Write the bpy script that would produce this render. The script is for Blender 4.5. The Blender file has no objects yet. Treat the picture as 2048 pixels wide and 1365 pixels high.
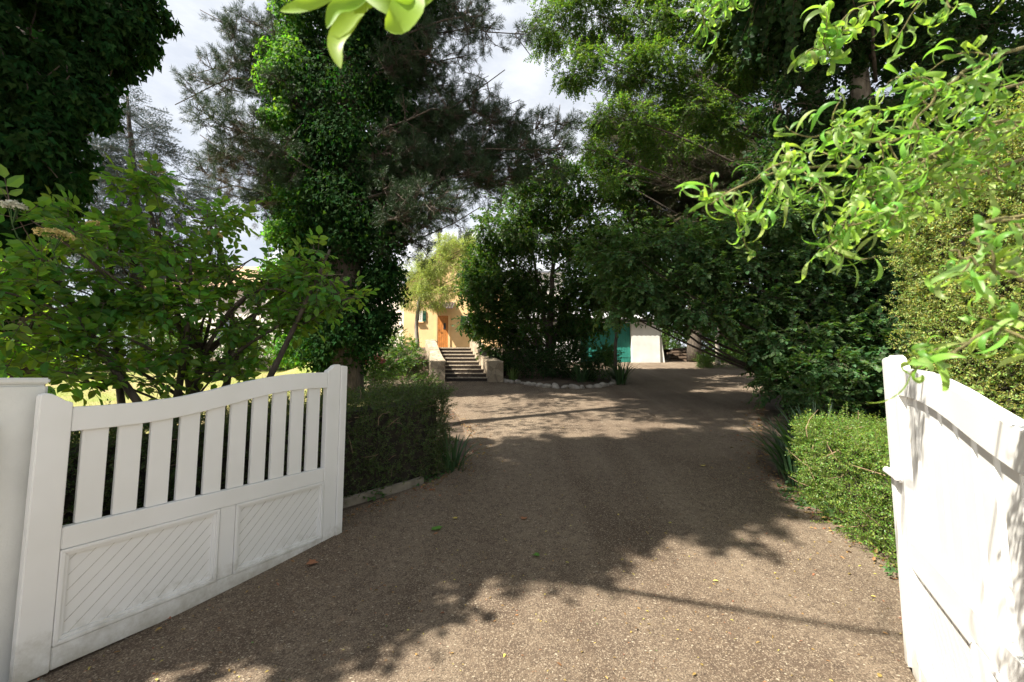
import bpy, math, numpy as np
rng = np.random.default_rng(11)
S = bpy.context.scene
COL = S.collection
F = 830.0; PIT = math.atan(72/F); CZ = 1.46
CP, SP = math.cos(PIT), math.sin(PIT)

# ------------------------------------------------------------------ helpers
def ray(px, py):
    u = px-1024.; w = 682.5-py
    return np.array([u, F*CP-w*SP, F*SP+w*CP])
def at(px, py, Y):
    r = ray(px, py); return np.array([0, 0, CZ])+r*(Y/r[1])
def sstep(a, b, x):
    t = np.clip((x-a)/(b-a), 0, 1); return t*t*(3-2*t)
def G(x, y):
    x = np.asarray(x, float); y = np.asarray(y, float)
    s = np.minimum(y, 26.)-2.5
    base = .113*(s+np.sqrt(s*s+.5))/2
    w = sstep(15, 16.7, y)*sstep(-9.5, -6.5, x)*(1-sstep(.3, 2.2, x))
    return base*(1-w)+w*(2.6+.077*(np.minimum(y, 27)-16.6))
def norm(v):
    return v/np.maximum(np.linalg.norm(v, axis=-1, keepdims=True), 1e-9)
def rdir(n):
    return norm(rng.normal(size=(n, 3)))

class Acc:
    def __init__(s): s.V = []; s.F = []; s.n = 0
    def add(s, V, F, m=0):
        V = np.asarray(V, float).reshape(-1, 3)
        for f in (F if isinstance(F, list) and len(F) and isinstance(F[0], np.ndarray) else [np.asarray(F, int)]):
            if len(f): s.F.append((np.asarray(f, int)+s.n, m))
        s.V.append(V); s.n += len(V)
    def box(s, lo, hi, m=0, T=None):
        x0, y0, z0 = lo; x1, y1, z1 = hi
        V = np.array([(x0,y0,z0),(x1,y0,z0),(x1,y1,z0),(x0,y1,z0),(x0,y0,z1),(x1,y0,z1),(x1,y1,z1),(x0,y1,z1)], float)
        if T is not None: V = T(V)
        s.add(V, [(0,3,2,1),(4,5,6,7),(0,1,5,4),(1,2,6,5),(2,3,7,6),(3,0,4,7)], m)
    def prism(s, A, B, m=0):
        """two matching rings A,B (k,3) joined, with end caps"""
        A = np.asarray(A, float); B = np.asarray(B, float); k = len(A)
        q = np.array([(i, (i+1) % k, k+(i+1) % k, k+i) for i in range(k)])
        s.add(np.vstack([A, B]), [q, np.array([list(range(k))[::-1]]), np.array([list(range(k, 2*k))])], m)
    def tube(s, P, R, sides=6, m=0):
        P = np.asarray(P, float); n = len(P); R = np.broadcast_to(np.asarray(R, float), (n,))
        T = norm(np.gradient(P, axis=0)); N = np.zeros_like(P)
        a = np.array([0, 0, 1.]) if abs(T[0, 2]) < .9 else np.array([1., 0, 0])
        for i in range(n):
            a = a-T[i]*(a@T[i]); a /= max(np.linalg.norm(a), 1e-9); N[i] = a
        B = np.cross(T, N); th = np.arange(sides)*2*np.pi/sides
        V = P[:, None]+R[:, None, None]*(np.cos(th)[None, :, None]*N[:, None]+np.sin(th)[None, :, None]*B[:, None])
        i = np.arange(n-1)[:, None]; j = np.arange(sides)[None]; k = (j+1) % sides
        q = np.stack([i*sides+j, i*sides+k, (i+1)*sides+k, (i+1)*sides+j], -1).reshape(-1, 4)
        s.add(V.reshape(-1, 3), [q, np.array([list(range(sides))[::-1]]), np.array([list(range((n-1)*sides, n*sides))])], m)

def mesh(name, acc, mats, parent=None, smooth=False, recalc=False, bevel=0):
    V = np.vstack(acc.V); root = None
    org = np.zeros(3)
    if parent is not None:
        r = parent
        while r.parent: r = r.parent
        org = np.array(r.location)
    V = V-org
    me = bpy.data.meshes.new(name)
    me.vertices.add(len(V)); me.vertices.foreach_set('co', V.astype(np.float32).ravel())
    loops = np.concatenate([f.ravel() for f, m in acc.F])
    tot = np.concatenate([np.full(len(f), f.shape[1]) for f, m in acc.F])
    mi = np.concatenate([np.full(len(f), m) for f, m in acc.F])
    start = np.concatenate([[0], np.cumsum(tot)[:-1]])
    me.loops.add(len(loops)); me.loops.foreach_set('vertex_index', loops.astype(np.int32))
    me.polygons.add(len(tot)); me.polygons.foreach_set('loop_start', start.astype(np.int32))
    me.polygons.foreach_set('material_index', mi.astype(np.int32))
    me.polygons.foreach_set('use_smooth', np.full(len(tot), bool(smooth)))
    for m in (mats if isinstance(mats, (list, tuple)) else [mats]): me.materials.append(m)
    me.update(calc_edges=True); me.validate()
    if recalc or bevel:
        import bmesh
        b = bmesh.new(); b.from_mesh(me)
        bmesh.ops.recalc_face_normals(b, faces=b.faces)
        if bevel:
            ed = [e for e in b.edges if len(e.link_faces) == 2 and e.calc_face_angle(0) > .6]
            bmesh.ops.bevel(b, geom=ed, offset=bevel, segments=2, affect='EDGES', clamp_overlap=True)
        b.to_mesh(me); b.free()
    o = bpy.data.objects.new(name, me); COL.objects.link(o)
    if parent is not None: o.parent = parent
    return o
def tag(o, label=None, cat=None, group=None, kind=None):
    if label: o['label'] = label
    if cat: o['category'] = cat
    if group: o['group'] = group
    if kind: o['kind'] = kind
    return o
def thing(name, loc, label, cat, group=None):
    o = bpy.data.objects.new(name, None); COL.objects.link(o); o.location = tuple(float(c) for c in loc)
    o.empty_display_size = .2
    return tag(o, label, cat, group)

# ------------------------------------------------------------------ materials
def new(name):
    m = bpy.data.materials.new(name); m.use_nodes = True
    nt = m.node_tree; b = nt.nodes['Principled BSDF']; return m, nt, b
def node(nt, t, **kw):
    n = nt.nodes.new(t)
    for k, v in kw.items():
        if k in n.inputs.keys() if hasattr(n.inputs, 'keys') else False: n.inputs[k].default_value = v
        else: setattr(n, k, v)
    return n
def ramp(nt, fac, stops):
    r = nt.nodes.new('ShaderNodeValToRGB'); e = r.color_ramp.elements
    while len(e) < len(stops): e.new(.5)
    for i, (p, c) in enumerate(stops): e[i].position = p; e[i].color = (*c, 1) if len(c) == 3 else c
    nt.links.new(fac, r.inputs[0]); return r.outputs[0]
def coords(nt, scale=(1, 1, 1)):
    tc = nt.nodes.new('ShaderNodeTexCoord'); mp = nt.nodes.new('ShaderNodeMapping')
    mp.inputs['Scale'].default_value = scale; nt.links.new(tc.outputs['Object'], mp.inputs[0]); return mp.outputs[0]
def noise(nt, co, scale, detail=4, rough=.55):
    n = nt.nodes.new('ShaderNodeTexNoise'); n.inputs['Scale'].default_value = scale
    n.inputs['Detail'].default_value = detail; n.inputs['Roughness'].default_value = rough
    nt.links.new(co, n.inputs['Vector']); return n.outputs['Fac']
def bump(nt, b, h, strength, dist):
    n = nt.nodes.new('ShaderNodeBump'); n.inputs['Strength'].default_value = strength; n.inputs['Distance'].default_value = dist
    nt.links.new(h, n.inputs['Height']); nt.links.new(n.outputs[0], b.inputs['Normal'])
def mixc(nt, fac, a, b2, mode='MIX'):
    n = nt.nodes.new('ShaderNodeMix'); n.data_type = 'RGBA'; n.blend_type = mode
    if isinstance(fac, (int, float)): n.inputs[0].default_value = fac
    else: nt.links.new(fac, n.inputs[0])
    for i, c in ((6, a), (7, b2)):
        if isinstance(c, tuple): n.inputs[i].default_value = (*c, 1)
        else: nt.links.new(c, n.inputs[i])
    return n.outputs[2]
def leafmat(name, c, t, var=.35, hue=.03, rough=.45, trans=.4, spec=.35, under=None):
    m, nt, b = new(name); L = nt.links
    g = nt.nodes.new('ShaderNodeNewGeometry')
    def vary(col):
        h = nt.nodes.new('ShaderNodeHueSaturation'); h.inputs['Color'].default_value = (*col, 1)
        mr = nt.nodes.new('ShaderNodeMapRange'); mr.inputs['To Min'].default_value = 1-var; mr.inputs['To Max'].default_value = 1+var
        L.new(g.outputs['Random Per Island'], mr.inputs[0]); L.new(mr.outputs[0], h.inputs['Value'])
        w = nt.nodes.new('ShaderNodeTexWhiteNoise'); w.noise_dimensions = '1D'; L.new(g.outputs['Random Per Island'], w.inputs['W'])
        m2 = nt.nodes.new('ShaderNodeMapRange'); m2.inputs['To Min'].default_value = .5-hue; m2.inputs['To Max'].default_value = .5+hue
        L.new(w.outputs['Value'], m2.inputs[0]); L.new(m2.outputs[0], h.inputs['Hue']); return h.outputs[0]
    if under:
        um = nt.nodes.new('ShaderNodeMix'); um.data_type = 'RGBA'; L.new(g.outputs['Backfacing'], um.inputs[0])
        L.new(vary(c), um.inputs[6]); L.new(vary(under), um.inputs[7]); L.new(um.outputs[2], b.inputs['Base Color'])
    else: L.new(vary(c), b.inputs['Base Color'])
    b.inputs['Roughness'].default_value = rough
    b.inputs['Specular IOR Level'].default_value = spec
    tr = nt.nodes.new('ShaderNodeBsdfTranslucent'); L.new(vary(t), tr.inputs[0])
    mx = nt.nodes.new('ShaderNodeMixShader'); mx.inputs[0].default_value = trans
    L.new(b.outputs[0], mx.inputs[1]); L.new(tr.outputs[0], mx.inputs[2])
    L.new(mx.outputs[0], nt.nodes['Material Output'].inputs['Surface']); return m
def plain(name, c, rough=.6, nscale=8, amt=.25, bstr=.2, bdist=.01, bscale=40, spec=.4, metal=0):
    m, nt, b = new(name); co = coords(nt)
    f = noise(nt, co, nscale, 6)
    nt.links.new(ramp(nt, f, [(.3, tuple(x*(1-amt) for x in c)), (.7, tuple(min(1, x*(1+amt)) for x in c))]), b.inputs['Base Color'])
    b.inputs['Roughness'].default_value = rough; b.inputs['Specular IOR Level'].default_value = spec; b.inputs['Metallic'].default_value = metal
    if bstr: bump(nt, b, noise(nt, co, bscale, 4), bstr, bdist)
    return m
def bark(name, c1, c2, sc=18):
    m, nt, b = new(name); co = coords(nt, (1, 1, .25))
    f = noise(nt, co, sc, 8, .65)
    nt.links.new(ramp(nt, f, [(.32, c1), (.68, c2)]), b.inputs['Base Color']); b.inputs['Roughness'].default_value = .9
    bump(nt, b, f, .8, .03); return m

def white_paint():
    m, nt, b = new('white_paint'); co = coords(nt)
    f = noise(nt, co, 2.2, 3); sp = noise(nt, co, 60, 3, .7)
    st = coords(nt, (14, 14, 1.6)); stf = noise(nt, st, 2.5, 5, .7)
    base = ramp(nt, f, [(.35, (.73, .725, .695)), (.65, (.78, .775, .755))])
    d = ramp(nt, stf, [(.66, (0, 0, 0)), (.82, (.5, .5, .5))])
    c2 = mixc(nt, d, base, (.42, .41, .33))
    d2 = ramp(nt, sp, [(.73, (0, 0, 0)), (.78, (.6, .6, .6))])
    nt.links.new(mixc(nt, d2, c2, (.3, .28, .24)), b.inputs['Base Color'])
    sx = nt.nodes.new('ShaderNodeSeparateXYZ'); nt.links.new(co, sx.inputs[0])
    ad = nt.nodes.new('ShaderNodeMath'); ad.operation = 'MULTIPLY_ADD'; nt.links.new(noise(nt, co, 9, 5, .7), ad.inputs[0]); ad.inputs[1].default_value = .45; nt.links.new(sx.outputs[2], ad.inputs[2])
    gr = ramp(nt, ad.outputs[0], [(.22, (.75, .75, .75)), (.40, (0, 0, 0))])
    nt.links.new(mixc(nt, gr, mixc(nt, d2, c2, (.3, .28, .24)), (.36, .33, .26)), b.inputs['Base Color'])
    b.inputs['Roughness'].default_value = .42; b.inputs['Specular IOR Level'].default_value = .35
    bump(nt, b, noise(nt, co, 120, 2), .05, .002); return m
M = {}
M['white'] = white_paint()
M['groove'] = plain('groove_line', (.36, .34, .29), .8, 30, .5, 0)
M['render_white'] = plain('white_render', (.66, .66, .62), .85, 1.6, .13, .25, .006, 90)
M['apricot'] = plain('apricot_render', (.78, .53, .27), .85, 1.3, .12, .25, .006, 60)
M['cream'] = plain('cream_render', (.74, .70, .62), .85, 2, .06, .2, .006, 60)
M['door'] = plain('varnished_door', (.50, .19, .045), .45, 6, .2, .1, .004, 30)
M['dark'] = plain('dark_metal', (.03, .03, .035), .5, 5, .2, 0)
M['green_paint'] = plain('green_paint', (.012, .075, .045), .5, 3, .15, .1, .003, 30)
M['teal'] = plain('teal_paint', (.022, .185, .145), .5, 3, .15, .1, .003, 30)
M['slate'] = plain('slate_roof', (.30, .32, .36), .35, 6, .2, .3, .02, 12)
M['tin'] = plain('pale_roof_sheet', (.50, .50, .50), .5, 4, .2, .1, .01, 20)
M['brown_roof'] = plain('scalloped_tile', (.06, .045, .04), .7, 8, .3, .2, .01, 20)
M['tan_roof'] = plain('tan_tile_roof', (.42, .27, .16), .7, 6, .35, .4, .05, 10)
M['glass'] = plain('window_glass', (.06, .07, .08), .08, 3, .1, 0, spec=.6)
M['concrete'] = plain('concrete', (.19, .165, .125), .9, 10, .35, .5, .01, 70)
M['street'] = plain('bounce_street_concrete', (.48, .46, .42), .9, 2, .15, .4, .01, 60)
M['tread'] = plain('stone_tread', (.42, .36, .28), .8, 12, .3, .4, .01, 50)
M['riser'] = plain('dark_riser', (.035, .026, .022), .7, 10, .5, .4, .02, 20)
M['log'] = plain('weathered_log', (.09, .06, .04), .9, 12, .4, .5, .02, 30)
M['soil'] = plain('garden_soil', (.085, .06, .04), .95, 3, .5, .8, .04, 14)
M['post_wood'] = plain('pale_post', (.35, .27, .19), .8, 10, .3, .3, .01, 30)
M['twig'] = bark('twig_bark', (.06, .045, .03), (.16, .12, .08), 30)
M['bark'] = bark('brown_bark', (.035, .026, .02), (.12, .095, .07))
M['bark_pale'] = bark('pale_bark', (.11, .09, .075), (.42, .38, .32), 9)
M['willow_bark'] = bark('willow_bark', (.10, .10, .03), (.24, .20, .08), 60)
M['dead_stem'] = plain('dead_stem', (.24, .165, .10), .9, 20, .35, 0)
M['core'] = plain('hedge_dark_core', (.03, .025, .016), .95, 10, .5, .8, .05, 25)  # dark fill for hedge cores, standing in for their shaded inside

def stone_mat(name, a, b2, sc):
    m, nt, b = new(name); co = coords(nt)
    v = nt.nodes.new('ShaderNodeTexVoronoi'); v.inputs['Scale'].default_value = sc; nt.links.new(co, v.inputs[0])
    v2 = nt.nodes.new('ShaderNodeTexVoronoi'); v2.feature = 'DISTANCE_TO_EDGE'; v2.inputs['Scale'].default_value = sc; nt.links.new(co, v2.inputs[0])
    f = noise(nt, co, 14, 6, .65)
    c1 = ramp(nt, f, [(.3, a), (.7, b2)])
    sp_ = nt.nodes.new('ShaderNodeSeparateColor'); nt.links.new(v.outputs['Color'], sp_.inputs[0])
    c2 = mixc(nt, .5, c1, ramp(nt, sp_.outputs[0], [(0, (.20, .15, .10)), (1, (.50, .42, .31))]))
    e = ramp(nt, v2.outputs['Distance'], [(.0, (.8, .8, .8)), (.035, (0, 0, 0))])
    nt.links.new(mixc(nt, e, c2, (.16, .13, .10)), b.inputs['Base Color']); b.inputs['Roughness'].default_value = .9
    bump(nt, b, f, .6, .03); return m
M['stone_wall'] = stone_mat('stone_wall', (.20, .155, .10), (.42, .34, .24), 4.5)
M['cobble'] = plain('rounded_stone', (.30, .27, .23), .75, 6, .4, .3, .02, 25)

def gravel():
    m, nt, b = new('brown_gravel'); co = coords(nt)
    big = noise(nt, co, .8, 6, .7); mid = noise(nt, co, 16, 6, .75); fine = noise(nt, co, 190, 3, .7)
    track = noise(nt, coords(nt, (1.5, .16, 1)), 1.3, 3, .5)
    v = nt.nodes.new('ShaderNodeTexVoronoi'); v.inputs['Scale'].default_value = 170; nt.links.new(co, v.inputs[0])
    v2 = nt.nodes.new('ShaderNodeTexVoronoi'); v2.inputs['Scale'].default_value = 95; nt.links.new(coords(nt, (1, 1.5, 1)), v2.inputs[0])
    sep = nt.nodes.new('ShaderNodeSeparateColor'); nt.links.new(v.outputs['Color'], sep.inputs[0])
    sep2 = nt.nodes.new('ShaderNodeSeparateColor'); nt.links.new(v2.outputs['Color'], sep2.inputs[0])
    base = ramp(nt, big, [(.30, (.090, .063, .046)), (.70, (.205, .155, .108))])
    base = mixc(nt, ramp(nt, track, [(.42, (0, 0, 0)), (.62, (.55, .55, .55))]), base, (.255, .20, .145))
    base = mixc(nt, ramp(nt, mid, [(.36, (.65, .65, .65)), (.56, (0, 0, 0))]), base, (.080, .058, .044))
    c = mixc(nt, ramp(nt, sep.outputs[0], [(.0, (.8, .8, .8)), (.40, (0, 0, 0))]), base, (.055, .042, .033))
    c = mixc(nt, ramp(nt, sep.outputs[1], [(.70, (0, 0, 0)), (.95, (.8, .8, .8))]), c, (.32, .26, .19))
    c = mixc(nt, ramp(nt, sep2.outputs[2], [(.982, (0, 0, 0)), (.992, (.9, .9, .9))]), c, (.42, .36, .27))
    nt.links.new(c, b.inputs['Base Color']); b.inputs['Roughness'].default_value = .95; b.inputs['Specular IOR Level'].default_value = .1
    bump(nt, b, mixc(nt, .45, mixc(nt, .5, v.outputs['Distance'], mid), fine), 1.0, .014); return m
M['gravel'] = gravel()
def lawnmat():
    m, nt, b = new('lawn_turf'); co = coords(nt)
    f = noise(nt, co, .5, 5, .6); f2 = noise(nt, co, 30, 4)
    c = ramp(nt, f, [(.40, (.20, .23, .045)), (.60, (.34, .26, .12))])
    nt.links.new(mixc(nt, ramp(nt, f2, [(.35, (.0, .0, .0)), (.7, (.5, .5, .5))]), c, (.10, .13, .03)), b.inputs['Base Color'])
    b.inputs['Roughness'].default_value = .95; bump(nt, b, f2, .7, .03); return m
M['lawn'] = lawnmat()

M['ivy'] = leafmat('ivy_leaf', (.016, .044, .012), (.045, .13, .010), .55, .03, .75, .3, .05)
M['ivy_lit'] = leafmat('sunlit_ivy_leaf', (.065, .150, .026), (.20, .46, .025), .4, .03, .55, .45, .15)  # lighter copy of the ivy leaf, with the sunlight put into its colour
M['elder'] = leafmat('elder_leaf', (.066, .150, .036), (.33, .58, .03), .4, .03, .5, .5, .25)
M['needle'] = leafmat('pine_needle', (.026, .056, .020), (.04, .075, .018), .4, .02, .5, .15, .35)
M['needle_brown'] = leafmat('dry_needle', (.09, .07, .045), (.07, .05, .03), .4, .02, .6, .15, .2)
M['cedar'] = leafmat('blue_cedar_needle', (.07, .105, .10), (.06, .09, .07), .35, .02, .5, .2, .3)
M['fir'] = leafmat('fir_needle', (.045, .065, .028), (.07, .10, .02), .4, .03, .5, .25, .3)
M['robinia'] = leafmat('ash_leaflet', (.046, .098, .022), (.18, .33, .022), .4, .03, .5, .5, .2)
M['dark_broad'] = leafmat('dark_broad_leaf', (.024, .055, .018), (.06, .14, .015), .45, .03, .55, .3, .18)
M['hazel'] = leafmat('hazel_leaf', (.058, .115, .040), (.15, .29, .03), .4, .03, .5, .35, .22)
M['island'] = leafmat('island_tree_leaf', (.030, .066, .016), (.10, .21, .015), .45, .04, .5, .4, .22)
M['pale_leaf'] = leafmat('pale_tree_leaf', (.30, .37, .11), (.48, .58, .10), .3, .03, .5, .45, .3)
M['hedge'] = leafmat('clipped_hedge_leaf', (.050, .088, .022), (.13, .21, .02), .4, .03, .45, .35, .35)
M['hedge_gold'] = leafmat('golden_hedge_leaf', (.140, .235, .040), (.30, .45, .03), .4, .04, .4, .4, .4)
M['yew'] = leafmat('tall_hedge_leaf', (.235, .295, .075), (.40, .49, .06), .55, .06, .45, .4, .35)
M['shrub'] = leafmat('shrub_leaf', (.055, .12, .025), (.16, .30, .02), .4, .03, .45, .4, .35)
M['strap'] = leafmat('strap_leaf', (.050, .105, .045), (.10, .18, .03), .35, .02, .4, .3, .45)
M['strap_light'] = leafmat('light_strap_leaf', (.16, .24, .07), (.22, .30, .05), .3, .02, .4, .35, .4)
M['grass'] = leafmat('grass_blade', (.30, .34, .07), (.36, .40, .06), .35, .04, .6, .3, .2)
M['willow'] = leafmat('willow_leaf', (.14, .27, .050), (.34, .60, .045), .3, .025, .42, .46, .35, (.22, .30, .10))
M['sprig'] = leafmat('near_willow_leaf', (.20, .33, .030), (.52, .72, .03), .1, .01, .45, .5, .3)
M['blossom'] = leafmat('elder_blossom', (.62, .52, .22), (.4, .33, .1), .3, .02, .7, .2, .1)
M['blossom_white'] = leafmat('white_blossom', (.70, .70, .58), (.4, .4, .3), .2, .01, .7, .2, .1)
M['pink'] = leafmat('pink_blossom', (.60, .16, .18), (.4, .1, .1), .3, .02, .7, .2, .1)
M['fallen_green'] = leafmat('fallen_green_leaf', (.08, .20, .03), (.1, .2, .02), .1, .01, .5, .2, .3)
M['fallen_brown'] = leafmat('fallen_dry_leaf', (.30, .17, .07), (.2, .1, .03), .35, .04, .6, .2, .2)
M['fallen_yellow'] = leafmat('fallen_yellow_leaf', (.50, .42, .10), (.3, .25, .04), .2, .02, .6, .2, .2)

# ------------------------------------------------------------------ leaf kit
HEX_V = np.array([(0,0,0),(.30,-.5,.07),(.70,-.40,.02),(1,0,-.14),(.70,.40,.02),(.30,.5,.07)], float)
HEX_F = np.array([(0,1,2,3),(0,3,4,5)])
DIA_V = np.array([(0,0,0),(.45,-.5,.05),(1,0,-.08),(.45,.5,.05)], float); DIA_F = np.array([(0,1,2,3)])
IVY_V = np.array([(.06,0,0),(-.06,-.30,.04),(.22,-.52,.02),(.42,-.26,.04),(1,0,-.16),(.42,.26,.04),(.22,.52,.02),(-.06,.30,.04)], float)
IVY_F = np.array([(0,1,2,3),(0,3,4,5),(0,5,6,7)])
SHAPE = dict(hex=(HEX_V, HEX_F), dia=(DIA_V, DIA_F), ivy=(IVY_V, IVY_F))
def frames(ax, up):
    d = norm(ax); n = up-(up*d).sum(-1, keepdims=True)*d
    bad = np.linalg.norm(n, axis=-1) < 1e-4
    if bad.any(): n[bad] = np.cross(d[bad], np.array([.3, .9, .1]))
    n = norm(n); return np.stack([d, np.cross(n, d), n], -1)   # columns
def leaves(acc, P, ax, up, ln, wd, shape='hex', m=0):
    V0, F0 = SHAPE[shape]; n = len(P)
    if n == 0: return
    R = frames(ax, up); ln = np.broadcast_to(ln, (n,)); wd = np.broadcast_to(wd, (n,))
    L = V0[None]*np.stack([ln, wd, ln], -1)[:, None]
    V = np.einsum('nij,nkj->nki', R, L)+P[:, None]
    Fs = F0[None]+(np.arange(n)*len(V0))[:, None, None]
    acc.add(V.reshape(-1, 3), Fs.reshape(-1, F0.shape[1]), m)
class Spray:
    """a twig with its leaves, used as building stock for crowns"""
    def __init__(s, pos, ax, up, ln, wd, shape, twigs=(), tr=.004):
        a = Acc(); leaves(a, np.array(pos), np.array(ax), np.array(up), np.array(ln), np.array(wd), shape, 0)
        for t in twigs: a.tube(np.array(t), np.linspace(tr, tr*.4, len(t)), 3, 1)
        s.V = np.vstack(a.V); s.F = [(f, m) for f, m in a.F]
def place(acc, kinds, P, ax, up, sc):
    n = len(P)
    if n == 0: return
    R = frames(ax, up); sc = np.broadcast_to(sc, (n,)); which = rng.integers(len(kinds), size=n)
    for k, sp in enumerate(kinds):
        i = np.where(which == k)[0]
        if not len(i): continue
        V = np.einsum('nij,kj->nki', R[i], sp.V)*sc[i, None, None]+P[i, None]
        base = acc.n; acc.V.append(V.reshape(-1, 3)); acc.n += len(i)*len(sp.V)
        off = base+np.arange(len(i))*len(sp.V)
        for f, m in sp.F: acc.F.append(((f[None]+off[:, None, None]).reshape(-1, f.shape[1]), m))
def broad(L=.30, n=9, leaf=.075, asp=.6, ang=55, droop=.25, shape='hex', tr=.003, rnd=.25, start=.15):
    x = np.linspace(start, 1, n)*L; z = -droop*L*(x/L)**2
    pos = np.stack([x, rng.normal(size=n)*.01*L, z], -1); sg = np.where(np.arange(n) % 2, 1, -1)
    a = np.radians(ang)*sg*np.where(np.arange(n) == n-1, .1, 1)+rng.normal(size=n)*.2
    ax = np.stack([np.cos(a), np.sin(a), -droop*x/L+rng.normal(size=n)*rnd-.15], -1)
    up = np.stack([rng.normal(size=n)*rnd*1.3, rng.normal(size=n)*rnd*1.3, np.ones(n)], -1)
    ln = leaf*rng.uniform(.7, 1.15, n); tw = np.stack([np.linspace(0, 1, 4)*L, np.zeros(4), -droop*L*np.linspace(0, 1, 4)**2], -1)
    return Spray(pos, ax, up, ln, ln*asp, shape, [tw], tr)
def pinnate(nl=5, L=.22, leaf=.09, asp=.42, whorls=3, gap=.10, shape='hex'):
    pos = []; ax = []; up = []; ln = []; tw = [np.stack([np.linspace(-.25, gap*whorls, 3), np.zeros(3), np.zeros(3)], -1)]
    for w in range(whorls):
        for sg in (-1, 1):
            b = np.array([gap*w, 0, 0]); roll = w*1.57+rng.normal()*.3
            d = norm(np.array([.55+.25*(w == whorls-1), sg*math.cos(roll), sg*math.sin(roll)*.7-.05])); t = []
            side = norm(np.cross([0, 0, 1.], d)); nn = np.cross(d, side)
            k = (nl-1)//2
            for j in range(k+1):
                f = (.35+.65*j/max(k, 1)); p = b+d*L*f+np.array([0, 0, -.12*L*f*f])
                for s2 in ((-1, 1) if j < k else (0,)):
                    pos.append(p); ax.append(d*(.5 if s2 else 1)+side*s2*.85+nn*-.15+rng.normal(size=3)*.1)
                    up.append(nn+rng.normal(size=3)*.22); ln.append(leaf*rng.uniform(.75, 1.15))
            tw.append(np.array([b, b+d*L*.5-np.array([0, 0, .03*L]), b+d*L-np.array([0, 0, .12*L])]))
    ln = np.array(ln); return Spray(pos, ax, up, ln, ln*asp, shape, tw, .004)
def tuft(L=.22, n=44, leaf=.13, w=.0075):
    x = rng.uniform(.3, 1, n)*L; th = rng.uniform(0, 6.28, n); sp = rng.uniform(.5, 1.3, n)
    ax = np.stack([np.ones(n)*.75, np.cos(th)*sp, np.sin(th)*sp], -1)
    pos = np.stack([x, np.zeros(n), np.zeros(n)], -1); ln = leaf*rng.uniform(.7, 1.1, n)
    return Spray(pos, ax, rdir(n), ln, np.full(n, w), 'dia', [np.array([(-.2, 0, 0), (0, 0, .005), (L, 0, 0)])], .007)
def needlespray(L=.5, n=70, leaf=.045, w=.006, side=8):
    pos = []; ax = []
    tw = [np.array([(0, 0, 0), (L*.5, 0, .0), (L, 0, -.06*L)])]
    for k in range(side):
        x = L*(.15+.85*k/side); sg = 1 if k % 2 else -1; l2 = L*.42*(1-.6*k/side)
        e = np.array([x+l2*.7, sg*l2, -.1*l2]); tw.append(np.array([(x, 0, 0), (x+l2*.35, sg*l2*.55, 0), e]))
        for q in range(n//side):
            f = rng.uniform(.05, 1); p = np.array([x, 0, 0])*(1-f)+e*f
            pos.append(p); ax.append(np.array([.6, sg*rng.uniform(-.6, 1.2), rng.uniform(-.3, .8)]))
    n = len(pos); ln = leaf*rng.uniform(.7, 1.3, n)
    return Spray(pos, ax, rdir(n), ln, np.full(n, w), 'dia', tw, .006)
K = dict(
  broad=[broad() for _ in range(6)],
  hazel=[broad(.42, 11, .095, .78, 60, .18, 'hex', .004, .22) for _ in range(6)],
  island=[broad(.30, 11, .085, .62, 55, .3, 'hex', .004, .35) for _ in range(6)],
  elder=[pinnate(5, .20, .115, .58, 2, .11) for _ in range(7)],
  airy=[broad(.36, 13, .062, .52, 58, .3, 'hex', .003, .35) for _ in range(6)],
  pine=[tuft() for _ in range(5)],
  cedar=[needlespray(.9, 110, .10, .022, 9) for _ in range(4)],
  fir=[needlespray(.7, 120, .06, .013, 10) for _ in range(4)],
  box=[broad(.11, 13, .019, .55, 60, .1, 'dia', .0012, .5, .05) for _ in range(6)],
  yew=[broad(.16, 16, .030, .50, 60, .15, 'dia', .0015, .5, .05) for _ in range(6)],
  small=[broad(.22, 11, .042, .5, 55, .25, 'dia', .002, .4) for _ in range(6)],
  shrub=[broad(.26, 10, .07, .55, 55, .2, 'hex', .003, .4) for _ in range(6)],
)
def clump(px, py, D, r, ry=None, rd=None):
    c = at(px, py, D); k = D/F; ry = ry or r; return c, np.array([r*k, (rd or (r+ry)/2)*k, ry*k])
def cloud(clumps, N, sub=7, shell=.35, subr=.45, power=2.0):
    """points gathered in irregular sub-clumps inside ellipsoids, with outward directions"""
    w = np.array([np.prod(r)**(power/3) for c, r in clumps]); w /= w.sum()
    P = []; O = []
    for (c, r), f in zip(clumps, w):
        n = int(round(N*f))
        if n < 1: continue
        k = max(3, int(sub)); sd = rdir(k)*rng.uniform(.45, .85, (k, 1)); sr = subr*rng.uniform(.6, 1.25, k)
        which = rng.choice(k, n, p=(sr**2)/(sr**2).sum())
        d = rdir(n); q = d*(shell+(1-shell)*rng.random((n, 1))**.6)*sr[which, None]
        loc = sd[which]+q; P.append(c+loc*r); O.append(norm(d*.6+norm(loc)*.8))
    return np.vstack(P), np.vstack(O)
def bez(a, b, n=6, sag=.0, wob=.06):
    a = np.asarray(a, float); b = np.asarray(b, float); t = np.linspace(0, 1, n)[:, None]
    L = np.linalg.norm(b-a); mid = (a+b)/2+rng.normal(size=3)*wob*L+np.array([0, 0, sag*L])
    return (1-t)**2*a+2*t*(1-t)*mid+t*t*b
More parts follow.
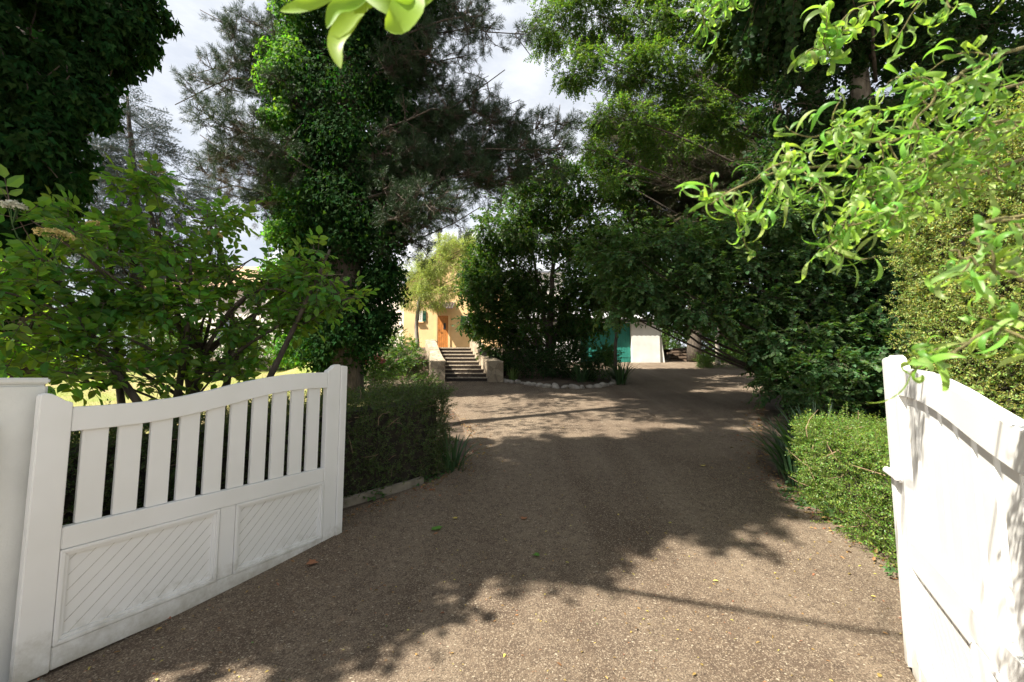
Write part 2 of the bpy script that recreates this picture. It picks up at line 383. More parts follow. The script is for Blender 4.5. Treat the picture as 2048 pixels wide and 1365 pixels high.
def limbs(acc, trunk, clumps, r0, frac=.75, twigs=4, m=1, lift=.12):
    trunk = np.asarray(trunk, float)
    tz = np.linspace(0, 1, len(trunk)); tt = np.linspace(0, 1, 60)
    fine = np.stack([np.interp(tt, tz, trunk[:, i]) for i in range(3)], -1)
    for c, r in clumps:
        d = np.linalg.norm(fine[:, :2]-c[:2], axis=1)*.75
        s = fine[np.argmin(np.abs(fine[:, 2]-(c[2]-d*.6-.1))+.15*d)]
        L = np.linalg.norm(c-s); rr = min(r0*frac, .008+.009*L, .045)
        acc.tube(bez(s, c, 9, lift, .16), np.linspace(rr, rr*.3, 9), 6, m)
        for k in range(twigs):
            e = c+rdir(1)[0]*r*.8; acc.tube(bez(c if k % 2 else c*.7+s*.3, e, 5, .05, .1), np.linspace(rr*.38, .005, 5), 4, m)
def tree(name, label, cat, base, trunk, radii, clumps, kinds, N, mat, wood, group=None, scale=1., droop=.25, flat=False,
         twigs=4, sub=7, shell=.35, subr=.45, upb=.0, more=None, crown='crown', extra_limbs=None):
    t = thing(name, base, label, cat, group)
    a = Acc(); ts = np.asarray(trunk, float)
    n = 14; tt = np.linspace(0, 1, n); q = np.linspace(0, 1, len(ts))
    P = np.stack([np.interp(tt, q, ts[:, i]) for i in range(3)], -1); P[1:-1, :2] += rng.normal(size=(n-2, 2))*radii[0]*.12
    R = np.interp(tt, np.linspace(0, 1, len(radii)), radii)
    a.tube(P, R, 10)
    limbs(a, ts, clumps, radii[-1]*1.2+radii[0]*.3, twigs=twigs)
    if extra_limbs: extra_limbs(a)
    mesh('trunk', a, [wood, M['bark']], t, smooth=True)
    c = Acc(); Pn, O = cloud(clumps, N, sub, shell, subr)
    ax = norm(O*(.9 if not flat else .7)*np.array([1, 1, .35 if flat else 1.])+rng.normal(size=Pn.shape)*.4+np.array([0, 0, upb-droop]))
    up = np.array([0, 0, 1.])+rng.normal(size=Pn.shape)*(.18 if flat else .45)+O*.35
    place(c, kinds, Pn, ax, up, scale*rng.uniform(.75, 1.2, len(Pn)))
    if more: more(c)
    mesh(crown, c, [mat, M['twig']] if not isinstance(mat, list) else mat, t)
    return t

# ------------------------------------------------------------------ setting: ground, street, drive, lawn
def sheet(name, xs, ys, f, mat, kind='structure'):
    X, Y = np.meshgrid(xs, ys); V = np.stack([X, Y, f(X, Y)], -1).reshape(-1, 3)
    nx = len(xs); i = np.arange(len(ys)-1)[:, None]; j = np.arange(nx-1)[None]
    q = np.stack([i*nx+j, i*nx+j+1, (i+1)*nx+j+1, (i+1)*nx+j], -1).reshape(-1, 4)
    a = Acc(); a.add(V, q); return tag(mesh(name, a, mat, smooth=True), kind=kind)
far = np.concatenate([-np.geomspace(600, 31, 14), np.arange(-30, 30.01, .3), np.geomspace(31, 600, 14)])
fary = np.concatenate([-np.geomspace(600, 11, 12), np.arange(-10, 40.01, .25), np.geomspace(41, 600, 14)])
sheet('ground', far, fary, G, M['soil'])
def strip(name, rows, mat, lift, nx=24, step=.12, fn=None):
    rows = np.array(rows, float); ys = np.arange(rows[0, 0], rows[-1, 0]+.001, step)
    xl = np.interp(ys, rows[:, 0], rows[:, 1]); xr = np.interp(ys, rows[:, 0], rows[:, 2])
    k = np.ones(7)/7
    xl[3:-3] = np.convolve(xl, k, 'valid'); xr[3:-3] = np.convolve(xr, k, 'valid')
    t = np.linspace(0, 1, nx); X = xl[:, None]*(1-t)+xr[:, None]*t; Y = np.repeat(ys[:, None], nx, 1)
    e = np.minimum(t, 1-t)[None]*(xr-xl)[:, None]
    Z = G(X, Y)+lift-np.where(e < 1e-6, lift+.03, 0)
    V = np.stack([X, Y, Z], -1).reshape(-1, 3); i = np.arange(len(ys)-1)[:, None]; j = np.arange(nx-1)[None]
    q = np.stack([i*nx+j, i*nx+j+1, (i+1)*nx+j+1, (i+1)*nx+j], -1).reshape(-1, 4)
    a = Acc(); a.add(V, q); return tag(mesh(name, a, mat, smooth=True), kind='structure')
strip('driveway', [(-8, -14, 14), (1.0, -14, 14), (1.7, -3.0, 4), (2.1, -2.7, 3.2), (2.9, -2.35, 2.85), (3.6, -2.0, 2.95), (4.1, -1.65, 3.0), (4.6, -1.1, 3.05), (5.3, -.75, 3.2),
      (6, -.65, 3.5), (7.6, -.95, 4.6), (9, -1.3, 5.5), (10.4, -2.2, 6.3), (12, -3.3, 7.5), (13.3, -5.2, 8.4), (14.0, -5.5, 8.9), (14.6, -1.5, 9.2), (16, 1.0, 10.), (19.4, 2., 11.6), (23.5, 2.5, 12.2)],
      M['gravel'], .02, 60)
strip('lawn', [(5.2, -20, -5.2), (6.5, -20, -2.0), (9, -20, -1.7), (11, -20, -2.8), (12.2, -20, -4), (13.1, -20, -5.4), (15, -22, -6), (18, -24, -9)], M['lawn'], .02, 50)
strip('street', [(-13, -60, 60), (-.5, -60, 60)], M['street'], .03, 60, .5)  # unseen street behind the camera, made pale to bounce light onto the gate
# grass on the lawn
n = 46000; gx = rng.uniform(-15, -1.7, n); gy = rng.uniform(5.6, 17.8, n)
keep = (gx < np.interp(gy, [5.2, 6.5, 9, 11, 12.2, 13.1, 15, 18], [-5.2, -2.1, -1.8, -2.9, -4.1, -5.5, -6.2, -9])) & (gx > -1.15*gy)
gx, gy = gx[keep], gy[keep]; a = Acc(); P = np.stack([gx, gy, G(gx, gy)+.015], -1)
ax = np.array([0, 0, 1.])+rng.normal(size=P.shape)*.55
leaves(a, P, ax, rdir(len(P)), rng.uniform(.025, .06, len(P)), np.full(len(P), .006), 'dia')
tag(mesh('grass', a, M['grass']), kind='stuff')
# concrete threshold strip outside the gate, and kerb beside the hedge
a = Acc(); hp = np.array([-2.26, 2.0]); gw = norm(np.array([1.02+2.26, .56-2.0])); gn = np.array([-gw[1], gw[0]])
ring = [hp+gw*-1.5+gn*.12, hp+gw*.33+gn*.10, hp+gw*.42+gn*.02, hp+gw*.42+gn*-.5, hp+gw*-1.5+gn*-.5]
ring = np.array([(x, y, 0) for x, y in ring]); a.prism(ring+[0, 0, -.1], ring+[0, 0, .045]); tag(mesh('pavement', a, M['concrete'], recalc=True, bevel=.008), kind='structure')
a = Acc(); kp = np.array([(-2.35, 3.15), (-2.1, 3.62), (-1.72, 4.06), (-1.40, 4.36), (-1.10, 4.62), (-.98, 4.76)])
tn = norm(np.gradient(kp, axis=0)); nn = np.stack([-tn[:, 1], tn[:, 0]], -1)
L_ = kp+nn*.07; z = G(kp[:, 0], kp[:, 1]); k = len(kp)
V = np.vstack([np.c_[kp, z-.1], np.c_[kp, z+.085], np.c_[L_, z+.085], np.c_[L_, z-.1]])
q = [(r*k+i, r*k+i+1, ((r+1) % 4)*k+i+1, ((r+1) % 4)*k+i) for r in range(4) for i in range(k-1)]
a.add(V, [np.array(q), np.array([(0, k, 2*k, 3*k), (k-1, 4*k-1, 3*k-1, 2*k-1)])])
tag(mesh('kerb', a, M['concrete'], recalc=True, bevel=.01), 'low grey concrete kerb along the foot of the dark clipped hedge', 'kerb', kind='structure')

# ------------------------------------------------------------------ gates
ZT = [(-.02, 1.249), (.1, 1.250), (.25, 1.258), (.42, 1.276), (.49, 1.288), (.63, 1.319), (.78, 1.357), (.95, 1.390), (1.14, 1.419), (1.36, 1.435), (1.49, 1.438)]
ZB = [(-.02, 1.129), (.13, 1.132), (.28, 1.141), (.42, 1.157), (.56, 1.181), (.71, 1.213), (.85, 1.246), (1.0, 1.276), (1.14, 1.296), (1.29, 1.308), (1.49, 1.312)]
zt = lambda s: np.interp(s, *zip(*ZT)); zb = lambda s: np.interp(s, *zip(*ZB))
def gate(origin, d, n, label, latch=False, stop=False):
    d = np.array([d[0], d[1], 0.]); n = np.array([n[0], n[1], 0.]); o = np.array([origin[0], origin[1], .06])
    T = lambda V: o+V[:, 0:1]*d+V[:, 1:2]*n+V[:, 2:3]*np.array([0, 0, 1.])
    t = thing('driveway_gate', o+d*-.139, label, 'gate', 'white driveway gates')
    def prof(name, pts, y0, y1, bev=.004, parent=t):
        a = Acc(); p = np.array(pts, float)
        a.prism(T(np.c_[p[:, 0], np.full(len(p), y0), p[:, 1]]), T(np.c_[p[:, 0], np.full(len(p), y1), p[:, 1]]))
        return mesh(name, a, M['white'], parent, recalc=True, bevel=bev)
    cap = [(-.022, 1.272), (-.05, 1.283), (-.075, 1.302), (-.10, 1.318), (-.118, 1.322), (-.139, 1.312)]
    prof('stile', [(-.139, -.005), (-.022, -.005)]+cap, -.055, 0)
    prof('stile', [(1.487, .0), (1.612, .0), (1.612, 1.505), (1.585, 1.508), (1.55, 1.497), (1.52, 1.468), (1.487, 1.452)], -.055, 0)
    cs = prof('cover_strip', [(1.6135, .022), (1.668, .018), (1.676, .03), (1.676, 1.488), (1.668, 1.494), (1.6135, 1.498)], -.030, .012)
    ss = np.linspace(-.0205, 1.4855, 34)
    prof('top_rail', [(s, zb(s)) for s in ss]+[(s, zt(s)) for s in ss[::-1]], -.050, -.0015, .003)
    prof('middle_rail', [(-.0205, .556), (1.4855, .556), (1.4855, .662), (-.0205, .662)], -.050, -.0015)
    prof('bottom_rail', [(-.0205, .0), (1.4855, .0), (1.4855, .108), (-.0205, .108)], -.050, -.0015)
    prof('muntin', [(.705, .1095), (.803, .1095), (.803, .5545), (.705, .5545)], -.048, -.003)
    for k in range(10):
        s0 = .027+.1448*k; s1 = s0+.1035
        prof('slat', [(s0, .6635), (s1, .6635), (s1, zb(s1)-.0015), (s0, zb(s0)-.0015)], -.046, -.020, .002)
    for s0, s1 in ((-.0205, .7035), (.8045, 1.4855)):
        a = Acc(); z0, z1 = .1095, .5545
        a.box((s0, -.038, z0), (s1, -.016, z1), 0, T)
        pn = mesh('panel', a, M['white'], t, recalc=True)
        # tongue and groove lines at 45 degrees, laid on as thin dark strips
        a = Acc(); i0, i1, j0, j1 = s0+.04, s1-.04, z0+.03, z1-.03
        for c in np.arange(i0-(j1-j0)+.03, i1, .0735):
            x0 = max(i0, c); x1 = min(i1, c+(j1-j0))
            if x1-x0 < .01: continue
            w = .0012*rng.uniform(.5, 1.4)
            a.box((0, 0, 0), (1, 1, 1), 0, lambda V: T(np.stack([x0+(x1-x0)*V[:, 0]+w*(V[:, 2]-.5), -.017+.0022*V[:, 1], j0+(x0-c)+(x1-x0)*V[:, 0]-w*(V[:, 2]-.5)], -1)))
        mesh('groove', a, M['groove'], pn, recalc=True)
        a = Acc()
        for off, h0, h1, wd in ((0, -.016, .005, .018), (.018, -.016, -.004, .016)):
            A0, A1, B0, B1 = s0+off, s1-off, z0+off, z1-off
            for P0, P1, Q0, Q1 in (((A0, B0), (A1, B0), (A1-wd, B0+wd), (A0+wd, B0+wd)), ((A1, B0), (A1, B1), (A1-wd, B1-wd), (A1-wd, B0+wd)),
                                   ((A1, B1), (A0, B1), (A0+wd, B1-wd), (A1-wd, B1-wd)), ((A0, B1), (A0, B0), (A0+wd, B0+wd), (A0+wd, B1-wd))):
                p = np.array([P0, P1, Q0, Q1]); a.prism(T(np.c_[p[:, 0], np.full(4, h0), p[:, 1]]), T(np.c_[p[:, 0], np.full(4, h1), p[:, 1]]))
        mesh('moulding', a, M['white'], pn, recalc=True, bevel=.002)
    if latch:
        a = Acc(); P = np.array([(1.72, .018, .925), (1.70, .020, .925), (1.60, .022, .925), (1.50, .022, .925)]); a.tube(T(P), [.012, .017, .014, .013], 10)
        a.box((1.52, .001, .90), (1.60, .012, .95), 0, T); mesh('latch', a, M['white'], t, smooth=False, recalc=True)
    if stop:
        a = Acc(); a.box((1.36, -.04, -.055), (1.40, .0, -.002), 0, T); mesh('gate_stop', a, M['dark'], t, recalc=True, bevel=.006)
    return t
dL = np.array([.45255, .89174]); nL = np.array([.89174, -.45255])
gate((-2.198, 2.1292), dL, nL, 'open white slatted gate with curved top hung on the white pillar', stop=True)
dR = np.array([.5200, .8542]); nR = np.array([-.8542, .5200])
gate(np.array([1.9306, 2.1498])-dR*1.676, dR, nR, 'white gate in bright sun with willow leaf shadows, in front of tall hedge', latch=True)
def pillar(org, d, n, label):
    d3 = np.array([*d, 0.]); n3 = np.array([*n, 0.]); o = np.array([*org, 0.])
    T = lambda V: o+V[:, 0:1]*d3+V[:, 1:2]*n3+V[:, 2:3]*np.array([0, 0, 1.])
    t = thing('gate_pillar', o+d3*-.2-n3*.3, label, 'gate pillar')
    a = Acc(); a.box((-.36, -.55, -.05), (.052, -.10, 1.425), 0, T); mesh('shaft', a, M['render_white'], t, recalc=True, bevel=.012)
    a = Acc(); a.box((-.365, -.555, 1.426), (.056, -.096, 1.456), 0, T); mesh('cap', a, M['render_white'], t, recalc=True, bevel=.008)
    a = Acc(); a.box((-.20, -.0995, .0), (-.110, -.058, 1.245), 0, T); hj = mesh('hinge_jamb', a, M['white'], t, recalc=True, bevel=.006)
    a = Acc(); a.box((-.150, -.0575, 1.19), (-.118, -.056, 1.22), 0, T); mesh('latch_slot', a, M['dark'], hj)
    return t
pillar(np.array([-2.198, 2.1292])-dL*.139, dL, nL, 'white rendered gate pillar carrying the slatted gate with the shaded panels')
pillar(np.array([1.9306, 2.1498])-dR*1.815, dR, nR, 'white rendered pillar beside the hinge of the sunlit gate')

# ------------------------------------------------------------------ stairs
y0, nst, tr = 14.0, 9, .30; z0 = float(G(-1.6, 14.0))+.01; ztop = 2.62; rs = (ztop-z0)/nst
xa = lambda y: np.interp(y, [14, 16.7], [at(893, 765, 14)[0], at(868, 700, 16.7)[0]])
xb = lambda y: np.interp(y, [14, 16.7], [at(977, 765, 14)[0], at(938, 700, 16.7)[0]])
st = thing('garden_stairs', (-1.6, 14, z0), 'dark stone steps with pale nosings climbing between two stone walls', 'stairs')
for k in range(nst):
    ya = y0+tr*k; a = Acc(); x0, x1 = xa(ya), xb(ya); zt_ = z0+rs*(k+1)
    a.box((x0, ya, zt_-rs-(.15 if k == 0 else 0)), (x1, y0+tr*nst+1.0, zt_-.041)); mesh('riser', a, M['riser'], st)
    a = Acc(); a.box((x0+.003, ya-.025, zt_-.04), (x1-.003, ya+tr+.01 if k < nst-1 else y0+tr*nst+1.6, zt_)); mesh('tread', a, M['tread'], st, recalc=True, bevel=.01)
def flank(side):
    t = thing('stone_wall', (xa(14)-.25 if side < 0 else xb(14)+.25, 14, z0),
              'sandy stone wall on the door side of the garden steps' if side < 0 else 'sandy stone wall between the garden steps and the cobble edging', 'stone wall')
    a = Acc(); ys = np.array([13.72, 13.73, 14.25, 14.9, 15.5, 16.1, 16.6, 17.3])
    inn = np.array([xa(y) if side < 0 else xb(y) for y in ys])+(side*.004); th = np.interp(ys, [13.7, 14.3, 14.9, 17], [.50, .50, .36, .36]); out = inn+side*th
    zt_ = np.array([.60, .62, .66, .86, 1.12, 1.42, 1.60, 1.58])+z0; zb_ = G(inn, ys)-.3
    rings = []
    for i in range(len(ys)):
        sg = [(inn[i], zb_[i]), (inn[i], zt_[i]-.02), (inn[i]+side*.03, zt_[i]), (out[i]-side*.03, zt_[i]), (out[i], zt_[i]-.02), (out[i], zb_[i])]
        rings.append([(x, ys[i]+rng.normal()*.004, z) for x, z in sg])
    V = np.array(rings); k = 6; nrow = len(ys)
    q = [(i*k+j, i*k+(j+1) % k, (i+1)*k+(j+1) % k, (i+1)*k+j) for i in range(nrow-1) for j in range(k)]
    a.add(V.reshape(-1, 3), [np.array(q), np.array([list(range(k))]), np.array([list(range((nrow-1)*k, nrow*k))])])
    mesh('wall_body', a, M['stone_wall'], t, recalc=True, bevel=.015)
    a = Acc()
    for i in range(1, nrow-1):
        c0, c1 = (ys[i]+.01, ys[i+1]-.01)
        r = lambda i, y, dz: [(inn[i]-side*.015, y, zt_[i]+.002), (out[i]+side*.015, y, zt_[i]+.002), (out[i]+side*.015, y, zt_[i]+dz), (inn[i]-side*.015, y, zt_[i]+dz)]
        a.prism(r(i, c0, .05), r(i+1, c1, .05))
    mesh('coping', a, M['stone_wall'], t, recalc=True, bevel=.012)
flank(-1); flank(1)

# ------------------------------------------------------------------ house
HY = 24.; HZ = 3.17
X = lambda px, Y: at(px, 700, Y)[0]
Zp = lambda py, Y: at(900, py, Y)[2]
h = thing('house', (X(905, HY), HY, HZ), 'apricot rendered house with steep slate roof and wooden front door above the steps', 'house')
xl, xr, xm = X(806, HY), X(1004, HY), X(903, HY); ze = Zp(572, HY); zr = Zp(480, HY)
a = Acc(); ring = np.array([(xl, HY, 2.4), (xr, HY, 2.4), (xr, HY, ze), (xm, HY, zr), (xl, HY, ze)]); a.prism(ring, ring+[0, 5, 0])
mesh('gable_wall', a, M['apricot'], h, recalc=True)
a = Acc(); mx0, mx1 = X(790, 27)-9, xr+4; me_, mr_ = Zp(545, 27.5), Zp(468, 31)
a.box((mx0, 27.6, 2.4), (mx1, 34.5, me_)); mesh('wall', a, M['cream'], h)
def slab(a, p, q, r, s, th=.12):
    A = np.array([p, q, r, s], float); nn = np.cross(A[1]-A[0], A[2]-A[0]); nn = nn/np.linalg.norm(nn)*(1 if nn[2] > 0 else -1); a.prism(A, A+nn*th)
a = Acc(); slab(a, (mx0-.3, 27.2, me_-.1), (mx1+.3, 27.2, me_-.1), (mx1+.3, 31, mr_), (mx0-.3, 31, mr_)); slab(a, (mx0-.3, 34.8, me_-.1), (mx1+.3, 34.8, me_-.1), (mx1+.3, 31.01, mr_), (mx0-.3, 31.01, mr_))
mesh('main_roof', a, M['slate'], h, recalc=True)
a = Acc(); sl = (zr-ze)/(xm-xl); ov = .35
slab(a, (xl-ov, HY-.3, ze-ov*sl+.02), (xm, HY-.3, zr+.02), (xm, HY+5.4, zr+.02), (xl-ov, HY+5.4, ze-ov*sl+.02)); slab(a, (xr+ov, HY-.3, ze-ov*sl+.02), (xm+.005, HY-.3, zr+.02), (xm+.005, HY+5.4, zr+.02), (xr+ov, HY+5.4, ze-ov*sl+.02))
gr = mesh('gable_roof', a, M['slate'], h, recalc=True)
cx, cz = at(878, 500, 25.2)[0], at(878, 500, 25.2)[2]
a = Acc(); a.tube([(cx, 25.2, cz-.6), (cx, 25.2, at(878, 466, 25.2)[2])], .09, 12); a.tube([(cx, 25.2, at(878, 464, 25.2)[2]), (cx, 25.2, at(878, 458, 25.2)[2])], [.2, .2], 12)
mesh('chimney_pipe', a, M['dark'], gr, smooth=False)
dx0, dx1, dzt = X(874.5, HY), X(896, HY), Zp(632, HY)
a = Acc(); a.box((dx0-.12, HY-.06, HZ-.1), (dx0, HY+.02, dzt+.12)); a.box((dx1, HY-.06, HZ-.1), (dx1+.12, HY+.02, dzt+.12)); a.box((dx0+.002, HY-.06, dzt), (dx1-.002, HY+.02, dzt+.118)); mesh('door_frame', a, M['apricot'], h)
a = Acc()
for k in range(5):
    w = (dx1-dx0)/5; a.box((dx0+w*k+.004, HY-.04, HZ-.05), (dx0+w*(k+1)-.004, HY-.008, dzt-.004))
dr = mesh('door', a, M['door'], h, recalc=True, bevel=.004)
gx0, gx1, gz0, gz1 = X(886.5, HY), X(891, HY), Zp(659, HY), Zp(647, HY)
a = Acc(); a.box((gx0, HY-.06, gz0), (gx1, HY-.043, gz1)); mesh('grille', a, M['dark'], dr)
a = Acc(); a.tube([(dx0+.09, HY-.06, HZ+1.0), (dx0+.09, HY-.10, HZ+1.0), (dx0+.2, HY-.10, HZ+1.0)], .015, 8); mesh('handle', a, M['dark'], dr)
def window(x0, x1, z0, z1, y, sh=None):
    a = Acc(); f = .07
    for lo, hi in (((x0, z0), (x0+f, z1)), ((x1-f, z0), (x1, z1)), ((x0+f, z0), (x1-f, z0+f)), ((x0+f, z1-f), (x1-f, z1)), (((x0+x1)/2-.03, z0+f), ((x0+x1)/2+.03, z1-f))):
        a.box((lo[0], y-.05, lo[1]), (hi[0], y+.02, hi[1]))
    w = mesh('window', a, M['cream'], h, recalc=True)
    a = Acc(); a.box((x0+f, y-.012, z0+f), (x1-f, y-.004, z1-f)); mesh('pane', a, M['glass'], w)
    a = Acc(); a.box((x0-.08, y-.14, z0-.07), (x1+.08, y-.001, z0-.002)); mesh('sill', a, M['apricot'], w)
    if sh:
        a = Acc()
        for k in range(3): a.box((sh[0]+(sh[1]-sh[0])/3*k+.004, y-.06, z0), (sh[0]+(sh[1]-sh[0])/3*(k+1)-.004, y-.02, z1))
        for zz in (z0+.15, z1-.2): a.box((sh[0]+.01, y-.075, zz), (sh[1]-.01, y-.061, zz+.07))
        mesh('shutter', a, M['green_paint'], h, recalc=True)
window(X(834, HY), X(844, HY), Zp(644, HY), Zp(622, HY), HY, (X(844.5, HY), X(851, HY)))
window(X(929, HY), X(945, HY), Zp(654, HY), Zp(632, HY), HY, (X(921, HY), X(928.5, HY)))
# scalloped canopy over the door
def scallop(a, x0, x1, yb, zb_, yf, zf, amp, pitch, th=.03):
    n = int((x1-x0)/pitch*8); xs = np.linspace(x0, x1, n); wv = amp*np.abs(np.cos(np.pi*(xs-x0)/pitch))
    rows = []
    for t in (0, 1):
        rows.append(np.stack([xs, np.full(n, yb), zb_+wv+t*th], -1)); rows.append(np.stack([xs, np.full(n, yf), zf+wv+t*th], -1))
    V = np.vstack(rows); q = []
    for i in range(n-1):
        q += [(i, i+1, n+i+1, n+i), (2*n+i, 3*n+i, 3*n+i+1, 2*n+i+1), (n+i, n+i+1, 3*n+i+1, 3*n+i), (i, 2*n+i, 2*n+i+1, i+1)]
    a.add(V, np.array(q))
a = Acc(); scallop(a, X(855, 23.4), X(906, 23.4), HY, Zp(607, HY), 23.2, Zp(619, 23.3), .05, .16); mesh('door_canopy', a, M['brown_roof'], h, recalc=True)

# neighbour building glimpsed through the elder
nb = thing('neighbour_house', (-21, 30, 2.6), 'pale neighbouring house with tan tiled roof glimpsed above the lawn bushes', 'house')
a = Acc(); a.box((-27, 30, 2.3), (-15.5, 37, 8.0)); mesh('wall', a, M['cream'], nb)
a = Acc(); slab(a, (-27.5, 29.4, 7.8), (-15, 29.4, 7.8), (-15, 33.5, 10.4), (-27.5, 33.5, 10.4)); slab(a, (-27.5, 37.6, 7.8), (-15, 37.6, 7.8), (-15, 33.51, 10.4), (-27.5, 33.51, 10.4)); mesh('roof', a, M['tan_roof'], nb, recalc=True)
for wx in (-25, -21.5, -18):
    a = Acc(); a.box((wx, 29.95, 4.2), (wx+1.1, 29.98, 5.7)); w = mesh('window', a, M['glass'], nb)
    a = Acc()
    for lo, hi in (((wx-.08, 4.12), (wx, 5.78)), ((wx+1.1, 4.12), (wx+1.18, 5.78)), ((wx, 4.12), (wx+1.1, 4.2)), ((wx, 5.7), (wx+1.1, 5.78))): a.box((lo[0], 29.9, lo[1]), (hi[0], 29.99, hi[1]))
    mesh('frame', a, M['cream'], w)

# ------------------------------------------------------------------ garage
GY = 22.; gz = float(G(6, GY)); X2 = lambda px: at(px, 700, GY)[0]; Z2 = lambda py: at(1250, py, GY)[2]
g = thing('garage', (X2(1240), GY, gz), 'low white garage with green doors and scalloped pale roof behind the island bed', 'garage')
gl, d0, d1, gr_ = X2(1010), X2(1161), X2(1264), X2(1320); ev = Z2(637); dz = Z2(645)
a = Acc(); a.box((gl, GY, gz-.4), (d0, GY+.3, ev)); a.box((d1, GY, gz-.4), (gr_, GY+.3, ev)); a.box((d0+.001, GY, dz), (d1-.001, GY+.3, ev-.002))
a.box((gl, GY+.302, gz-.4), (gl+.3, GY+5, ev)); a.box((gl+.302, GY+4.7, gz-.4), (gr_-.302, GY+5, ev)); mesh('front_wall', a, M['render_white'], g)
a = Acc(); sx = gr_
ring0 = np.array([(sx-.3, GY+.31, gz-.3), (sx+.34, GY+.05, gz-.3), (sx+.2, GY+.05, gz+.9), (sx+.05, GY+.05, ev-.2), (sx, GY+.05, ev+.03), (sx-.3, GY+.31, ev+.03)])
ring1 = np.array([(sx-.3, GY+5, gz-.3), (sx+.08, GY+5, gz-.3), (sx+.07, GY+5, gz+.9), (sx+.03, GY+5, ev-.2), (sx, GY+5, ev+.03), (sx-.3, GY+5, ev+.03)])
a.prism(ring0, ring1); mesh('buttress_wall', a, M['render_white'], g, recalc=True, bevel=.05)
a = Acc(); w = .14; k = 0
for x in np.arange(d0+.01, d1-.02, w):
    a.box((x+.004, GY+.22, gz+.02), (min(x+w, d1-.01)-.004, GY+.26, dz-.01))
a.box((d0+.02, GY+.205, gz+.3), (d1-.02, GY+.219, gz+.42)); a.box((d0+.02, GY+.205, dz-.4), (d1-.02, GY+.219, dz-.28)); mesh('garage_door', a, M['teal'], g, recalc=True)
a = Acc(); a.box((X2(1143), GY+.0, gz), (X2(1160), GY-.04, ev-.25)); mesh('side_shutter', a, M['render_white'], g)
a = Acc(); scallop(a, gl-.2, gr_+.1, GY+5.4, Z2(637)+1.15, GY-.32, Z2(640), .05, .24); mesh('roof', a, M['tin'], g, recalc=True)
a = Acc(); a.box((gl-.1, GY-.26, Z2(641)-.1), (gr_, GY-.01, Z2(641)-.02)); mesh('eave_board', a, M['dark'], g)
a = Acc(); sy = GY+2.6; a.box((sx+.04, sy, gz+.6), (sx+.16, sy+.7, ev-.45)); mesh('side_window', a, M['post_wood'], g)
a = Acc(); a.box((sx+.10, GY+4.1, gz+.5), (sx+.22, GY+4.8, gz+2.0)); mesh('shutter', a, M['dark'], g)

# log steps, posts, far right bank
ls = thing('log_steps', (9.3, 24.5, float(G(9, 24.5))), 'dark log steps beside the garage leading up to the sunny bank', 'steps')
for k in range(5):
    p = at(1368, 718-8*k, 23.2+.55*k); a = Acc(); z = gz+.08+.2*k; x0, x1 = at(1336+3*k, 700, 23.2+.55*k)[0], at(1394, 700, 23.2+.55*k)[0]
    a.box((x0, 23.3+.55*k, z-.4), (x1, 24.2+.55*k+(3 if k == 4 else 0), z+.10)); a.tube([(x0-.02, 23.28+.55*k, z+.05), ((x0+x1)/2, 23.27+.55*k, z+.06), (x1+.02, 23.28+.55*k, z+.05)], .095, 10)
    mesh('step', a, M['log'], ls)
p = at(1381, 700, 26.); a = Acc(); a.box((p[0]-.13, 25.9, p[2]-.6), (p[0]+.13, 26.12, at(1381, 661, 26)[2]))
tag(mesh('wooden_post', a, M['post_wood'], recalc=True, bevel=.02), 'pale square wooden post at the head of the log steps', 'post')
a = Acc()
for x in np.arange(9.5, 22, 1.0): pass
strip('bank', [(25.9, 8.2, 22), (27, 8, 24), (32, 6, 30)], M['lawn'], .55, 12)

# ------------------------------------------------------------------ trees and shrubs
c = clump
# ivy-clad tree at top left
base = np.array([-6.5, 5.3, float(G(-6.5, 5.3))])
def ivyleaves(acc, clumps, N, ln, m=0, sub=10, shell=.5, subr=.4, out=.9):
    P, O = cloud(clumps, N, sub, shell, subr); n = len(P)
    ax = norm(np.array([0, 0, -1.])+O*.55+rng.normal(size=P.shape)*.5); up = O*out+rng.normal(size=P.shape)*.45+np.array([0, 0, .35])
    l = ln*rng.uniform(.6, 1.2, n); leaves(acc, P, ax, up, l, l*.95, 'ivy', m)
cl = [c(60, 60, 4.6, 180), c(30, 130, 4.1, 110), c(60, 300, 4.2, 90), c(215, 50, 4.8, 100), c(20, 250, 4.5, 160), c(130, 210, 4.6, 100), c(262, 20, 4.9, 72), c(45, 420, 4.4, 100), c(100, 350, 4.5, 80), c(0, 560, 4.3, 80),
      c(-120, 120, 4.4, 170), c(-150, 400, 4.4, 200), c(90, -50, 4.8, 110), c(-140, 620, 4.3, 150), c(190, 130, 4.8, 66)]
cl = [(p_*[.9, .9, 1]+[0, 0, -.1*(p_[2]-CZ)], r_*.93) for p_, r_ in cl]
W_ = lambda x, y, z, r: (np.array([x, y, z], float), np.array([r, r, r*1.1]))
up_ = [W_(-6.6, 4.6, 16, 1.9), W_(-6.4, 2.2, 15.6, 1.8), W_(-6.3, 6.8, 14.6, 1.9), W_(-7, 4.6, 16.6, 2.2), W_(-6.2, 3.4, 18.6, 1.9), W_(-6.4, 7.5, 17.8, 2.)]
t = thing('ivy_tree', base, 'tall dark ivy-smothered tree rising behind the elder bush beside the gate pillar', 'tree')
a = Acc(); trk = [base, base+[.1, 0, 4], base+[.2, -.3, 9], base+[0, -.6, 17]]; a.tube(np.array(trk), [.4, .30, .13, .07], 12); limbs(a, trk, cl+up_, .2, twigs=6, m=0); mesh('trunk', a, M['bark'], t, smooth=True)
a = Acc(); ivyleaves(a, cl, 62000, .08, 0, 12, .3, .42); ivyleaves(a, up_, 14000, .19); ivyleaves(a, [W_(-6.1, 4.7, 9.6, 1.5), W_(-6.3, 5.6, 11, 1.3), W_(-5.8, 6.6, 9.5, 1.2)], 900, .13); mesh('crown', a, M['ivy'], t)

